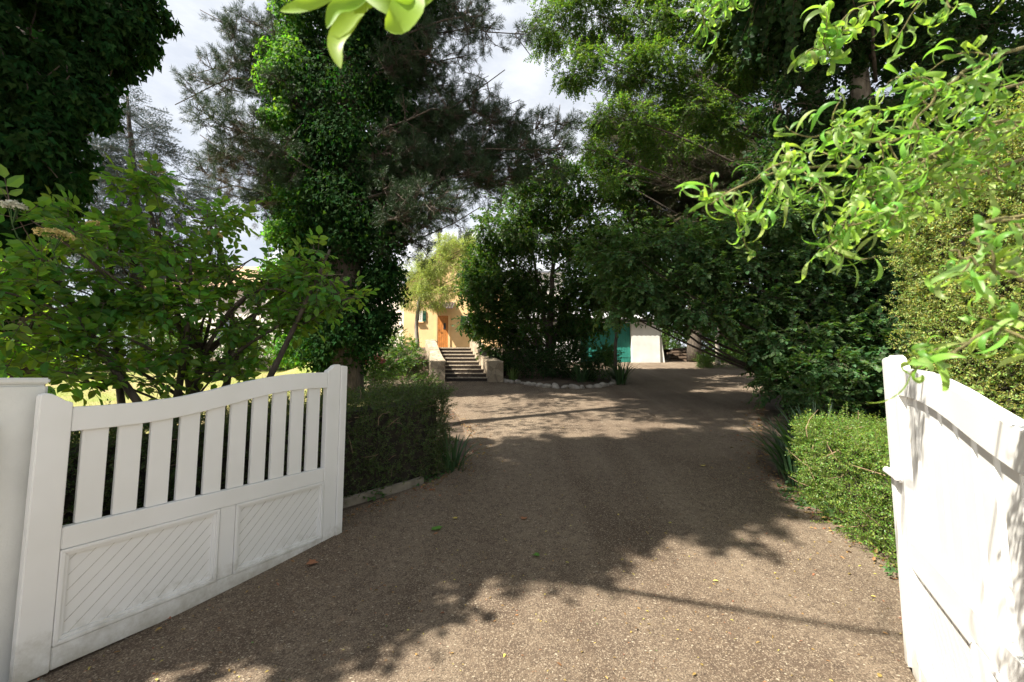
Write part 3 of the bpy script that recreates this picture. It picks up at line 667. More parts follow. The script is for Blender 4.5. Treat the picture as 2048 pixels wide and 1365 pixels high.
# elder bush
base = np.array([-3.35, 4.35, float(G(-3.35, 4.35))])
cl = [c(285, 385, 4.0, 60, 40), c(180, 470, 3.6, 75, 40), c(330, 480, 4.0, 95, 50), c(430, 440, 4.2, 60, 40), c(470, 540, 4.1, 85, 45), c(90, 540, 3.4, 90, 50), c(230, 590, 3.7, 105, 55), c(380, 620, 4.0, 110, 50),
      c(530, 640, 4.1, 90, 45), c(60, 660, 3.2, 80, 50), c(620, 610, 4.1, 55, 30), c(180, 700, 3.5, 85, 35), c(470, 700, 4.2, 70, 22), c(660, 560, 4.0, 45, 40), c(330, 715, 4.0, 80, 22), c(90, 460, 2.9, 60, 30), c(560, 560, 4.1, 50, 40), c(690, 600, 4.1, 40, 22), c(120, 745, 3.4, 80, 25), c(300, 760, 3.8, 60, 16), c(440, 745, 4.1, 55, 14), c(30, 590, 3.0, 60, 50), c(640, 520, 4.0, 30, 30), c(250, 520, 3.6, 60, 30)]
def stems(a):
    for q in ((220, 480, 3.8), (275, 350, 4.0), (420, 450, 4.2), (100, 520, 3.5), (540, 560, 4.1), (380, 520, 4.0), (660, 500, 4.0)):
        e = at(*q); a.tube(bez(base+[rng.normal()*.25, rng.normal()*.2, -.05], e, 10, .1, .08), np.linspace(.045, .012, 10), 7)
el = tree('elder_bush', 'sprawling elder bush with flat cream flower heads growing behind the slatted gate', 'bush', base, [base, base+[0, 0, .8], base+[.1, 0, 1.5]], [.06, .05, .03], cl, K['elder'], 330, M['elder'], M['bark'],
          scale=.82, droop=.05, flat=True, sub=11, shell=.1, subr=.30, extra_limbs=stems)
for (px, py, D, r, mt) in ((303, 338, 3.9, .10, 'blossom'), (110, 470, 2.8, .10, 'blossom'), (28, 414, 2.7, .055, 'blossom_white'), (195, 452, 3.4, .07, 'blossom'), (430, 470, 4.0, .06, 'blossom')):
    p = at(px, py, D); a = Acc(); n = 420; th = rng.uniform(0, 6.28, n); rr = r*np.sqrt(rng.random(n))
    P = p+np.stack([rr*np.cos(th), rr*np.sin(th), .025*(1-(rr/r)**2)+rng.normal(size=n)*.006], -1); leaves(a, P, rdir(n), np.array([0, 0, 1.])+rng.normal(size=(n, 3))*.4, .016, .014, 'hex')
    for k in range(9): a.tube([p+[0, 0, -.12], p+[r*.5*math.cos(k), r*.5*math.sin(k), .0]], [.003, .002], 4, 1)
    a.tube([p+[.05, .12, -.32], p+[.01, .03, -.2], p+[0, 0, -.12]], [.005, .004, .003], 5, 1); mesh('flower_head', a, [M[mt], M['shrub']], el)

# ivy-clad pine
base = np.array([*at(690, 790, 10.5)[:2], 0]); base[2] = float(G(base[0], base[1]))
D = 10.5; t = thing('ivy_pine', base, 'big pine with its trunk buried in bright ivy standing on the lawn', 'tree')
topp = at(720, -260, D); trk = [base+[0, 0, -.1], at(690, 560, D), at(690, 300, D), at(700, 60, D), topp]
a = Acc(); a.tube(np.array([base+[0, 0, -.1], base+[0, 0, .25], *trk[1:]]), [.62, .45, .40, .36, .32, .2], 14)
def pinebranch(a, s, e, r, c2, side, nt):
    """one limb with side branches that end in needle tufts"""
    L = np.linalg.norm(e-s); m = bez(s, e, 9, .04, .22); m[1:-1] += rng.normal(size=(7, 3))*.05; a.tube(m, np.linspace(r, .010, 9), 7)
    tips = []; dirs = []
    for k in range(side):
        f = rng.uniform(.3, 1); p = m[int(f*8)]; d = norm(norm(e-s)*.5+rng.normal(size=3)*np.array([.65, .65, .6]))
        l2 = rng.uniform(.35, .9)*(1-.35*f)*min(1.2, L*.35); q = p+d*l2; b = bez(p, q, 5, -.08, .12); a.tube(b, np.linspace(.014, .005, 5), 4)
        for j in range(nt):
            f2 = rng.uniform(.35, 1); pp = b[int(f2*4)]; dd = norm(d*.7+rng.normal(size=3)*.55+np.array([0, 0, .12])); tips.append(pp+dd*.08); dirs.append(dd)
    if tips: place(c2, K['pine'], np.array(tips), np.array(dirs), rdir(len(tips)), rng.uniform(.8, 1.25, len(tips)))
crown = Acc(); tw = [base+(topp-base)*f for f in (.3, .45, .6, .75, .9)]
right = [(900, 50), (960, 20), (1000, 60), (940, 110), (1010, 140), (980, 190), (1040, 200), (1010, 250), (1090, 250), (1130, 300), (1060, 310), (930, 250), (880, 180), (900, 320), (980, 340), (1030, 370), (880, 400), (960, 415), (1100, 340), (860, 110), (850, 20), (1140, 260), (1120, 210), (920, 180), (1000, 310), (850, 320), (930, 390), (1060, 110), (1120, 240), (1150, 305), (1070, 280), (1095, 215), (870, 250), (960, 290)]
left = [(400, 20), (440, 60), (490, 30), (480, 110), (380, 150), (430, 190), (470, 240), (400, 270), (520, 150), (500, 300), (440, 310), (400, 330), (540, 50), (470, 370), (530, 240), (510, 400), (560, 380), (420, 235), (350, 210)]
above = [(700, -150), (850, -120), (560, -140), (950, -60), (640, -300), (800, -300), (450, -60), (1030, -20)]
for (px, py) in right+left+above:
    D2 = D+rng.normal()*.7; e = at(px, py, D2); zs = e[2]-.25*abs(e[0]-base[0])+rng.normal()*.3
    f = np.clip((zs-base[2])/(topp[2]-base[2]), .2, .98); s = base+(topp-base)*f
    pinebranch(a, s, e, .032, crown, 26, 7)
mesh('trunk', a, M['bark'], t, smooth=True); mesh('crown', crown, [M['needle'], M['bark']], t)
dry = Acc()
for (px, py) in ((500, 330), (540, 370), (480, 300), (560, 430), (520, 270), (470, 340), (770, 390), (780, 300)):
    e = at(px, py, D-.3); n = 26; P = e+rng.normal(size=(n, 3))*.28; place(dry, K['pine'], P, rdir(n)+[0, 0, -.6], rdir(n), 1.)
mesh('dry_needles', dry, [M['needle_brown'], M['bark']], t)
cl = [c(690, -60, D, 150, 110), c(690, 60, D, 145, 100), c(675, 190, D, 145, 100), c(700, 310, D, 135, 90), c(690, 420, D, 135, 85), c(690, 510, D, 118, 80), c(680, 600, D, 112, 75), c(685, 680, D, 95, 65), c(690, 740, D, 50, 60),
      c(800, 90, D, 70, 90), c(800, 230, D, 60, 80), c(780, 350, D, 70, 60), c(790, 450, D, 45, 45), c(775, 560, D, 50, 50), c(760, 650, D, 45, 45), c(830, 20, D, 60, 80)]
iv = Acc(); ivyleaves(iv, cl, 110000, .095, 0, 26, .1, .5); mesh('ivy', iv, M['ivy'], t)
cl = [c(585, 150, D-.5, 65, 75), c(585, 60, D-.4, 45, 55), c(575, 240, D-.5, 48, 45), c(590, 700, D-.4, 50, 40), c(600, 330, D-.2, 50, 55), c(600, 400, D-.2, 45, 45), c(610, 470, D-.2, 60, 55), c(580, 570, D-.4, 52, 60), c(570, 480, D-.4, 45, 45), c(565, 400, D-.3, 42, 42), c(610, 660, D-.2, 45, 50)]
iv = Acc(); ivyleaves(iv, cl, 34000, .085, 0, 16, .2, .48); mesh('sunlit_ivy', iv, M['ivy_lit'], t)  # left edge of the ivy gets the lighter leaf as painted sunlight

# blue cedar in the far left
D = 20.; base = np.array([at(285, 700, D)[0], D, 1.9])
cl = [c(255, 205, D, 22, 18), c(262, 245, D, 50, 22), c(275, 290, D, 75, 26), c(285, 335, D, 100, 28), c(295, 385, D, 120, 30), c(300, 440, D, 135, 30), c(310, 500, D, 150, 32), c(320, 560, D, 150, 32)]
tree('blue_cedar', 'blue-grey cedar far behind the elder bush with tiered boughs', 'tree', base, [base, at(270, 400, D), at(255, 190, D)], [.35, .2, .04], cl, K['cedar'], 1500, M['cedar'], M['bark'], droop=.15, flat=True, sub=14)

# pale small tree by the house
D = 20.; b0 = at(835, 692, D); base = np.array([b0[0], D, float(G(b0[0], D))])
cl = [c(838, 560, D, 42, 38), c(875, 530, D, 40, 32), c(915, 508, D, 38, 28), c(895, 490, D, 30, 20), c(940, 500, D, 26, 26), c(828, 600, D, 30, 24), c(878, 590, D, 42, 26), c(935, 545, D, 32, 30), c(905, 575, D, 36, 24), c(850, 515, D, 24, 20), c(945, 510, D, 26, 22)]
tree('slender_tree', 'slender crooked tree with pale yellow-green leaves in front of the apricot house', 'tree', base, [base, at(833, 650, D), at(838, 600, D), at(860, 560, D)], [.11, .09, .08, .05], cl, K['small'], 8000, M['pale_leaf'], M['bark_pale'], scale=1.25, sub=9)

# island tree
D = 15.; b0 = at(1095, 740, D); base = np.array([b0[0], D, float(G(b0[0], D))])
cl = [c(1060, 400, D, 65, 50), c(1150, 375, D, 75, 50), c(1245, 375, D, 60, 45), c(1000, 470, D, 55, 45), c(1080, 470, D, 80, 50), c(1180, 460, D, 85, 55), c(1265, 470, D, 70, 50), c(965, 540, D, 40, 42), c(958, 590, D, 36, 40), c(968, 635, D, 34, 34), c(942, 640, D, 18, 20), c(1010, 560, D, 75, 55), c(1100, 570, D, 95, 60),
      c(1200, 560, D, 85, 55), c(1275, 560, D, 55, 50), c(990, 640, D, 52, 45), c(1075, 650, D, 80, 50), c(1170, 630, D, 70, 45), c(1000, 690, D, 40, 35), c(1120, 340, D, 30, 20), c(1220, 335, D, 26, 18), c(1190, 310, D, 30, 15)]
def st2(a):
    for q in ((1020, 560), (1150, 540), (1200, 480), (1060, 480)):
        a.tube(bez(base+[rng.normal()*.2, 0, 0], at(*q, D), 9, .0, .05), np.linspace(.10, .03, 9), 8)
tree('island_tree', 'dense dark green multi-stemmed tree growing on the stone-edged island', 'tree', base, [base, at(1100, 640, D), at(1110, 480, D)], [.16, .12, .05], cl, K['island'], 10500, M['island'], M['bark'], sub=12, shell=.15, subr=.5, scale=1.1, extra_limbs=st2)
D = 13.6; b0 = at(1232, 745, D); base = np.array([b0[0], D, float(G(b0[0], D))])
tree('thin_tree', 'thin dark-stemmed young tree at the tip of the island in front of the garage doors', 'tree', base, [base, at(1231, 690, D), at(1238, 640, D), at(1240, 560, D)], [.06, .055, .045, .02], [c(1240, 590, D, 40, 30), c(1260, 540, D, 40, 35), c(1215, 560, D, 35, 30)], K['island'], 420, M['island'], M['bark'], sub=6)

# ash / robinia upper right
D = 11.; base = np.array([8.4, D+.5, float(G(8.4, D))])
cl = [c(1115, 50, D, 55, 55), c(1190, 30, D, 75, 55), c(1290, 40, D, 85, 60), c(1150, 140, D, 48, 40), c(1235, 140, D, 75, 50), c(1330, 140, D, 80, 55), c(1420, 50, D, 85, 60), c(1480, 130, D, 75, 60), c(1215, 235, D, 50, 32), c(1290, 245, D, 65, 40),
      c(1390, 220, D, 75, 45), c(1560, 50, D, 80, 60), c(1120, -60, D, 80, 60), c(1300, -80, D, 120, 70), c(1480, -60, D, 120, 60), c(1470, 250, D, 60, 40), c(1180, 300, D, 30, 16), c(1340, 300, D, 60, 30), c(1220, 360, D, 26, 16)]
tree('ash_tree', 'bright green feathery-leaved tree reaching over the drive under the sky', 'tree', base, [base, at(1690, 460, D+.4), at(1640, 200, D+.2), at(1585, -20, D), at(1540, -250, D)], [.30, .24, .19, .15, .08], cl, K['airy'], 11000, M['robinia'], M['bark_pale'], droop=.22, flat=True, sub=16, shell=.1, subr=.36, scale=1.0)
D = 9.6; base = np.array([9.6, D+.4, float(G(9.6, D))])
cl = [c(1650, 60, D, 100, 80), c(1750, 170, D, 110, 90), c(1870, 60, D, 140, 90), c(1960, 220, D, 130, 100), c(1700, 320, D, 100, 80), c(1580, 330, D, 75, 60), c(1850, 350, D, 120, 80), c(2050, 80, D, 130, 110), c(2100, 350, D, 140, 120), c(1700, -60, D, 130, 70), c(1950, -120, D, 180, 90), c(1580, 210, D, 60, 50), c(2250, 100, D, 170, 150)]
lime = tree('lime_tree', 'huge shady dark-leaved tree behind the willow sprays', 'tree', base, [base, at(1790, 420, D+.4), at(1710, 150, D+.2), at(1680, -60, D), at(1640, -300, D)], [.34, .27, .2, .15, .08], cl, K['hazel'], 8200, M['dark_broad'], M['bark_pale'], sub=12, shell=.1, subr=.5, scale=1.1)
hi = Acc(); over = [W_(3, 5, 12.5, 2.2), W_(5.5, 7, 12, 2.3), W_(7, 9.5, 13.5, 2.6), W_(6, 4, 11.5, 2.2), W_(8.5, 6, 12, 2.4)]  # unseen crown added above the frame to block sky light and shade the hazel
P_, O_ = cloud(over, 2000, 12, .1, .5); place(hi, K['hazel'], P_, O_+[0, 0, -.2], np.array([0, 0, 1.])+rng.normal(size=P_.shape)*.4, 1.9)
mesh('shade_crown', hi, [M['dark_broad'], M['twig']], lime)
hw = Acc(); limbs(hw, [np.array([9.6, 10, 4]), np.array([9, 9.6, 8]), np.array([8, 9, 12])], over, .2, twigs=3, m=0); mesh('shade_crown_limbs', hw, M['bark'], lime, smooth=True)
# fir with level boughs
D = 16.; base = np.array([at(1640, 700, D)[0], D, float(G(8, D))])
cl = [c(1230, 250, D, 62, 12), c(1290, 235, D, 90, 16), c(1220, 300, D, 50, 10), c(1300, 300, D, 110, 18), c(1400, 270, D, 110, 22), c(1330, 350, D, 130, 24), c(1450, 340, D, 120, 26), c(1360, 400, D, 140, 26), c(1500, 400, D, 120, 30), c(1420, 210, D, 80, 20), c(1440, 150, D, 60, 18), c(1400, 450, D, 150, 30)]
tree('fir_tree', 'brownish fir with long level boughs behind the feathery tree', 'tree', base, [base, at(1600, 500, D), at(1560, 300, D), at(1530, 40, D)], [.35, .25, .06], cl, K['fir'], 5200, M['fir'], M['bark'], droop=.12, flat=True, sub=14, twigs=1)

# hazel with layered shady sprays over the drive
D = 9.2; base = np.array([7.9, 9.6, float(G(7.9, 9.6))])
cl = [c(1270, 515, D, 55, 24), c(1232, 560, D+.3, 45, 18), c(1222, 612, D+.3, 42, 18), c(1215, 500, D+.5, 50, 30), c(1350, 487, D, 75, 28), c(1450, 462, D, 85, 30), c(1550, 445, D, 90, 34), c(1660, 430, D, 90, 40), c(1285, 575, D, 55, 22), c(1380, 550, D, 85, 28), c(1490, 540, D, 90, 30), c(1600, 520, D, 95, 38), c(1710, 520, D, 90, 50),
      c(1400, 632, D, 70, 20), c(1490, 608, D, 85, 26), c(1600, 590, D, 95, 34), c(1720, 600, D, 85, 50), c(1330, 600, D, 55, 16), c(1590, 680, D-.6, 70, 40), c(1680, 670, D, 85, 55), c(1760, 680, D-.8, 80, 80), c(1790, 560, D, 80, 80), c(1640, 740, D-1.2, 70, 40), c(1740, 770, D-1, 90, 55), c(1860, 640, D, 90, 110), c(1560, 725, D, 48, 36), c(1535, 690, D+.3, 45, 34), c(1605, 770, D-.8, 50, 30), c(1500, 660, D+.4, 50, 22)]
def st3(a):
    for q in ((1600, 500), (1660, 440), (1700, 520), (1750, 560)):
        a.tube(bez(base+[rng.normal()*.3, rng.normal()*.3, 0], at(*q, D), 10, .12, .04), np.linspace(.08, .025, 10), 8)
tree('hazel_tree', 'spreading hazel with layered leafy sprays shading the drive', 'tree', base, [base, base+[0, 0, 1.4], base+[.1, 0, 2.8]], [.14, .10, .06], cl, K['hazel'], 7800, M['hazel'], M['bark'], flat=True, droop=.16, sub=10, shell=.1, subr=.5, extra_limbs=st3)
# dark backing shrubs under the hazel
def shrub(label, cl, N, mat, kinds='shrub', name='shrub', group=None, scale=1., cat='shrub', sub=8, wood='twig', base=None):
    c0 = cl[0][0]
    b = np.array([c0[0], c0[1], float(G(c0[0], c0[1]))]) if base is None else base
    t = thing(name, b, label, cat, group); a = Acc()
    for q in range(6):
        k = cl[q % len(cl)]; e = k[0]+rdir(1)[0]*k[1]*.5
        a.tube(bez(b+[rng.normal()*.1, rng.normal()*.1, -.05], e, 6, .0, .1), np.linspace(.022, .006, 6), 5)
    mesh('stem', a, M[wood], t, smooth=True)
    a = Acc(); P, O = cloud(cl, N, sub, .2, .5); P[:, 2] = np.maximum(P[:, 2], G(P[:, 0], P[:, 1])+.05)
    place(a, K[kinds], P, norm(O+rng.normal(size=P.shape)*.4+[0, 0, .15]), np.array([0, 0, 1.])+rng.normal(size=P.shape)*.5, scale*rng.uniform(.75, 1.2, len(P)))
    mesh('foliage', a, [M[mat], M['twig']], t); return t
shrub('dark bushy undergrowth below the hazel with pale rounded leaf tips', [c(1590, 755, 8.2, 55, 45), c(1640, 790, 7.6, 60, 35)], 420, 'hazel', 'hazel', 'undergrowth_shrub', scale=.7)
shrub('black-green laurel mass between the hazel and the tall hedge', [c(1740, 740, 8.6, 100, 110), c(1820, 640, 8.8, 110, 150), c(1680, 790, 8, 70, 60)], 1500, 'dark_broad', 'hazel', 'laurel_shrub')

# tall clipped hedge on the right
def hedge(name, label, path, w, hgt, N, mat, kinds, cat='hedge', rough=.10, round_=.12, scale=1., core=True, topf=None, wisps=0):
    path = np.array(path, float); seg = np.r_[0, np.cumsum(np.linalg.norm(np.diff(path, axis=0), axis=1))]; Ltot = seg[-1]
    b = np.array([*path.mean(0), float(G(*path.mean(0)))]); t = thing(name, b, label, cat)
    def pos(u, v):
        """u metres along the run, v in 0..1 round the section (left side, top, right side, then ends)"""
        x = np.interp(u, seg, path[:, 0]); y = np.interp(u, seg, path[:, 1]); e = .05
        dx = np.interp(u+e, seg, path[:, 0])-np.interp(u-e, seg, path[:, 0]); dy = np.interp(u+e, seg, path[:, 1])-np.interp(u-e, seg, path[:, 1])
        nn = norm(np.stack([-dy, dx], -1)); return x, y, nn
    per = 2*hgt+w; n = N; u = rng.uniform(0, Ltot, n); q = rng.uniform(0, per+1.2*w, n)
    endm = q > per; u[endm] = np.where(rng.random(endm.sum()) < .5, 0, Ltot)
    off = np.where(q < hgt, w/2, np.where(q < hgt+w, w/2-(q-hgt), -w/2)); zz = np.where(q < hgt, q, np.where(q < hgt+w, hgt, per-q))
    off[endm] = rng.uniform(-w/2, w/2, endm.sum()); zz[endm] = rng.uniform(0, hgt, endm.sum())
    x, y, nn = pos(u, q); g0 = G(x, y)
    o2 = np.zeros((n, 3)); s = q < hgt; o2[s] = np.c_[nn[s], np.zeros(s.sum())]; s = (q >= hgt) & (q < hgt+w); o2[s] = [0, 0, 1]; s = (q >= hgt+w) & ~endm; o2[s] = np.c_[-nn[s], np.zeros(s.sum())]
    tg = np.stack([nn[:, 1], -nn[:, 0]], -1); s = endm; o2[s] = np.c_[tg[s]*np.where(u[s] > Ltot/2, 1, -1)[:, None], np.zeros(s.sum())]
    # round the shoulders
    edge = np.clip((zz-(hgt-round_))/round_, 0, 1)*np.clip((np.abs(off)-(w/2-round_))/round_, 0, 1); k = 1-.3*edge
    off = off*(1-.06*edge); zz = zz-round_*.35*edge
    P = np.stack([x+nn[:, 0]*off, y+nn[:, 1]*off, g0+zz], -1)
    lump = (np.sin(P[:, 0]*7.3+P[:, 2]*5)+np.sin(P[:, 1]*6.1-P[:, 2]*6.7+1)+np.sin((P[:, 0]+P[:, 1])*13+P[:, 2]*11))/3
    P += o2*(rough*.5*lump[:, None]-rough*np.abs(rng.normal(size=(n, 1))))
    if topf is not None: P[:, 2] = np.minimum(P[:, 2], topf(P))
    a = Acc(); place(a, K[kinds], P, norm(o2*.30+rng.normal(size=P.shape)*.6+[0, 0, .35]), rdir(n)*.75+o2, scale*rng.uniform(.7, 1.25, n))
    if wisps:
        i = rng.choice(n, wisps, replace=False); d = norm(o2[i]+rng.normal(size=(wisps, 3))*.5+[0, 0, .7])
        for f in (0., .08, .16, .24): place(a, K[kinds], P[i]+d*f, d, rdir(wisps), scale*(1.1-f*1.8))
    mesh('foliage', a, [M[mat], M['twig']], t)
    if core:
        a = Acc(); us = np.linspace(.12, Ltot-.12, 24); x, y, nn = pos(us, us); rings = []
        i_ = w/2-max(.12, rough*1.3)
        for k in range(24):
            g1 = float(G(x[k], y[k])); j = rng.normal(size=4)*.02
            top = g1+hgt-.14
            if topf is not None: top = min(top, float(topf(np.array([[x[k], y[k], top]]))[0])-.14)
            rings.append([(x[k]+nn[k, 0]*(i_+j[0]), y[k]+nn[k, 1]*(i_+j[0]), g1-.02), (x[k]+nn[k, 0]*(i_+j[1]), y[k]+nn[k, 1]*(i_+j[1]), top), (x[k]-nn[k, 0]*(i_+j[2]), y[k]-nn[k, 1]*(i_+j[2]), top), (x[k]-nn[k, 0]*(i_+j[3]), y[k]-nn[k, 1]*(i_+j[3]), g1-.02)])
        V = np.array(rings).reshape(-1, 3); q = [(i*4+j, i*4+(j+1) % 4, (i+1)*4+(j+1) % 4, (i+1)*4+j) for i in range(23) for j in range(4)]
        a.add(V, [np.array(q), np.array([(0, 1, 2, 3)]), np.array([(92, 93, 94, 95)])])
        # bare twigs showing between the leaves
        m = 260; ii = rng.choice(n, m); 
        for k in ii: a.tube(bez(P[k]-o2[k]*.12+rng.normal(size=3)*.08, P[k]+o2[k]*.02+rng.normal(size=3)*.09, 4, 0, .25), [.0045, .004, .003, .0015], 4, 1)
        mesh('branches', a, [M['core'], M['dead_stem']], t, recalc=False)  # solid core coloured dark as inner shade, plus the bare twigs
    return t
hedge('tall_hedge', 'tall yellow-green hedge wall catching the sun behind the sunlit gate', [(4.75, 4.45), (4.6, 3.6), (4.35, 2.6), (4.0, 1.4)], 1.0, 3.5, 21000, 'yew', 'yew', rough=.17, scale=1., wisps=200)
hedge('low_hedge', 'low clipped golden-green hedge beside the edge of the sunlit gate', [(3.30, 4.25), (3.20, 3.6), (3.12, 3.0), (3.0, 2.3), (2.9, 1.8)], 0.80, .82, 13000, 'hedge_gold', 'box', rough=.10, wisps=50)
hedge('dark_hedge', 'dark clipped hedge with bare twiggy sides along the kerb behind the gate', [(-1.05, 5.35), (-1.45, 4.85), (-2.0, 4.4), (-2.6, 3.85), (-3.1, 3.2), (-3.5, 2.4)], .8, 1.0, 9000, 'hedge', 'box', rough=.11, scale=1.15, wisps=30)

# strap-leaved clumps
def strappy(label, p, n, L, mat, name='iris_clump', spread=.9, w=.022, r=.15):
    p = np.array(p, float); p[2] = float(G(p[0], p[1])); t = thing(name, p, label, 'plant'); a = Acc()
    for k in range(n):
        th = rng.uniform(0, 6.28); l = L*rng.uniform(.6, 1.15); d = np.array([math.cos(th), math.sin(th), 0]); sp = rng.uniform(.15, 1)*spread
        m = 7; f = np.linspace(0, 1, m); b = p+d*r*rng.random()+[0, 0, -.02]
        P = b+d*(l*sp*f**1.5)[:, None]*.9+np.array([0, 0, 1])*(l*(f-.45*sp*f**2.6))[:, None]
        sd = np.array([-d[1], d[0], 0]); ww = w*np.sin(np.pi*np.clip(f*.85+.15, 0, 1))**.6*rng.uniform(.7, 1.1); ww[-1] = .001
        V = np.stack([P-sd*ww[:, None], P-np.cross(sd, d)*0+np.array([0, 0, -.25])*ww[:, None], P+sd*ww[:, None]], 1).reshape(-1, 3)
        q = [(i*3+j, i*3+j+1, (i+1)*3+j+1, (i+1)*3+j) for i in range(m-1) for j in range(2)]; a.add(V, np.array(q))
    mesh('leaves', a, M[mat], t, smooth=True); return t
strappy('shaded iris clump arching over the drive beyond the low golden hedge', (3.5, 5.0, 0), 95, .85, 'strap', r=.35)
strappy('iris clump tucked under the hazel behind the low golden hedge', (4.1, 5.7, 0), 70, .8, 'strap', r=.35)
strappy('dark iris clump at the roadside end of the golden hedge foot', (3.25, 4.75, 0), 40, .5, 'strap', r=.2)
strappy('spiky dark plant at the tip of the stone-edged island', (at(1240, 755, 13.3)[0], 13.3, 0), 80, .95, 'strap', 'spiky_plant', r=.3)
strappy('arching strap plant spilling over the island cobbles', (at(1165, 765, 13.2)[0], 13.3, 0), 60, .8, 'strap', 'spiky_plant', r=.3)
strappy('pale tuft of strap leaves beside the stair wall on the island', (at(1025, 745, 14)[0], 14, 0), 40, .6, 'strap_light', 'spiky_plant', r=.15)
strappy('pale sword-leaved clump poking up over the dark clipped hedge', (-2.1, 5.9, 0), 60, .75, 'strap_light', 'sword_plant', .5, .02, .3)
strappy('small sword-leaved clump nearest the end of the dark hedge', (at(805, 780, 6.6)[0], 6.6, 0), 34, .7, 'strap_light', 'sword_plant', .6, .02, .15)
strappy('trailing strap leaves at the drive end of the dark clipped hedge', (-.72, 5.2, 0), 40, .62, 'strap', 'trailing_plant', 1.1, .012, .15)
strappy('light green strap clump by the low hedge near the log steps', (at(1412, 720, 19.5)[0], 19.5, 0), 60, 1.0, 'strap_light', 'sword_plant', r=.3)

# shrubs round the stairs, lawn and bank
shrub('clipped sunlit bush beside the foot of the left stair wall', [c(808, 765, 10.6, 55, 26), c(770, 770, 10.4, 32, 20), c(845, 770, 10.6, 30, 20)], 620, 'shrub', 'small', 'low_bush', scale=1.)
shrub('bright-topped bush left of the stair wall below the slender tree', [c(805, 690, 15.5, 34, 16), c(815, 712, 15.2, 40, 22), c(790, 725, 15, 40, 20)], 520, 'shrub', 'shrub')
hy = shrub('hydrangea with pink flower heads growing beside the ivy-clad pine', [c(745, 735, 12, 30, 18), c(765, 742, 12.2, 26, 14)], 240, 'shrub', 'shrub', 'hydrangea')
for px, py in ((738, 716), (755, 715), (729, 725), (764, 722)):
    p = at(px, py, 11.8); a = Acc(); n = 120; d = rdir(n); leaves(a, p+d*.09*[1, 1, .7], rdir(n), d, .035, .03, 'hex'); mesh('flower_head', a, M['pink'], hy)
shrub('dark green shrub above the hydrangea in front of the house wall', [c(770, 690, 17, 45, 30), c(735, 680, 17.5, 40, 40)], 520, 'hazel', 'shrub')
shrub('dark island shrub behind the cobbles nearest the stairs', [c(1085, 725, 14, 50, 28), c(1050, 715, 14.3, 34, 26)], 520, 'dark_broad', 'shrub')
shrub('rounded dark island shrub in the middle of the bed', [c(1135, 725, 14, 48, 32), c(1160, 740, 13.6, 34, 20)], 520, 'dark_broad', 'shrub')
shrub('dusky green island shrub in front of the garage doors', [c(1190, 715, 14.6, 40, 26), c(1210, 735, 14, 30, 20)], 420, 'hazel', 'shrub')
lawnb = [(40, 690, 17, 70, 45, 'dark_broad', 'dark bush at the far edge of the lawn below the blue cedar'), (170, 690, 17.5, 75, 48, 'hazel', 'rounded green bush at the back of the lawn under the neighbour roof'),
         (300, 680, 18, 80, 55, 'dark_broad', 'tall dusky bush at the back of the lawn before the pale house'), (430, 695, 17.4, 75, 42, 'hazel', 'low dark bush with twiggy skirts at the lawn end'),
         (560, 680, 18, 70, 55, 'shrub', 'leafy green bush beyond the lawn beside the ivy-clad pine')]
for px, py, D, r, ry, mt, lb in lawnb: shrub(lb, [c(px, py, D, r, ry), c(px-r*.5, py+ry*.35, D-.4, r*.6, ry*.6), c(px+r*.5, py+ry*.3, D-.3, r*.6, ry*.65)], 700, mt, 'shrub', 'lawn_bush', 'bushes at the far edge of the lawn', 1.3)
bank = [(1395, 640, 27, 55, 45, 'sunny bush at the top of the log steps behind the post'), (1350, 640, 29, 40, 50, 'shady bush behind the garage side wall'), (1450, 620, 26, 50, 50, 'pale green bush on the bank right of the log steps'), (1510, 640, 25, 55, 60, 'light bush on the bank behind the low far hedge'), (1455, 680, 23, 40, 34, 'leafy bush around the small pale trunk by the drive bend')]
for px, py, D, r, ry, lb in bank: shrub(lb, [c(px, py, D, r, ry), c(px+r*.4, py+ry*.5, D-.4, r*.7, ry*.6), c(px, py+45, D-.3, r, 30)], 900, 'shrub', 'shrub', 'bank_bush', 'bushes on the sunny bank', 1.5)
b0 = at(1436, 712, 20.5); base = np.array([b0[0], 20.5, float(G(b0[0], 20.5))])
tree('pale_sapling', 'small tree with sunlit pale trunk beyond the bend of the drive', 'tree', base, [base, at(1434, 680, 20.5), at(1440, 620, 20.5)], [.12, .10, .06], [c(1440, 600, 20.5, 50, 40), c(1490, 630, 20.5, 40, 30), c(1390, 600, 20.5, 40, 30)], K['shrub'], 520, M['shrub'], M['bark_pale'], sub=7)
hedge('far_hedge', 'low light green hedge with a stone edge at the bend of the drive', [(8.6, 19.0), (9.8, 18.8), (11.0, 18.2), (12, 17.4)], .9, .55, 1500, 'shrub', 'small', rough=.1, core=False)
# tall backdrop trees beyond garage and house
back = [(1060, 540, 34, 130, 150, 'island', 'distant round-headed tree behind the house gable'), (1330, 520, 36, 150, 120, 'dark_broad', 'distant dark tree behind the garage roof'), (1600, 520, 34, 190, 170, 'dark_broad', 'distant broad dark tree behind the hazel'), (1850, 500, 30, 200, 200, 'dark_broad', 'distant dark tree beyond the tall hedge'), (-20, 560, 30, 160, 130, 'hazel', 'distant green tree past the end of the lawn')]
for px, py, D, r, ry, mt, lb in back:
    b0 = at(px, 720, D); base = np.array([b0[0], D, 2.4])
    tree('distant_tree', lb, 'tree', base, [base, at(px, py+ry*.5, D), at(px, py-ry*.4, D)], [.35, .28, .08], [c(px, py, D, r, ry), c(px-r*.5, py+ry*.4, D-1, r*.6, ry*.5), c(px+r*.5, py+ry*.3, D-1, r*.6, ry*.6)], K['hazel'], 1500, M[mat_ := mt], M['bark'], 'trees beyond the garden', 2.2, sub=16, twigs=3)

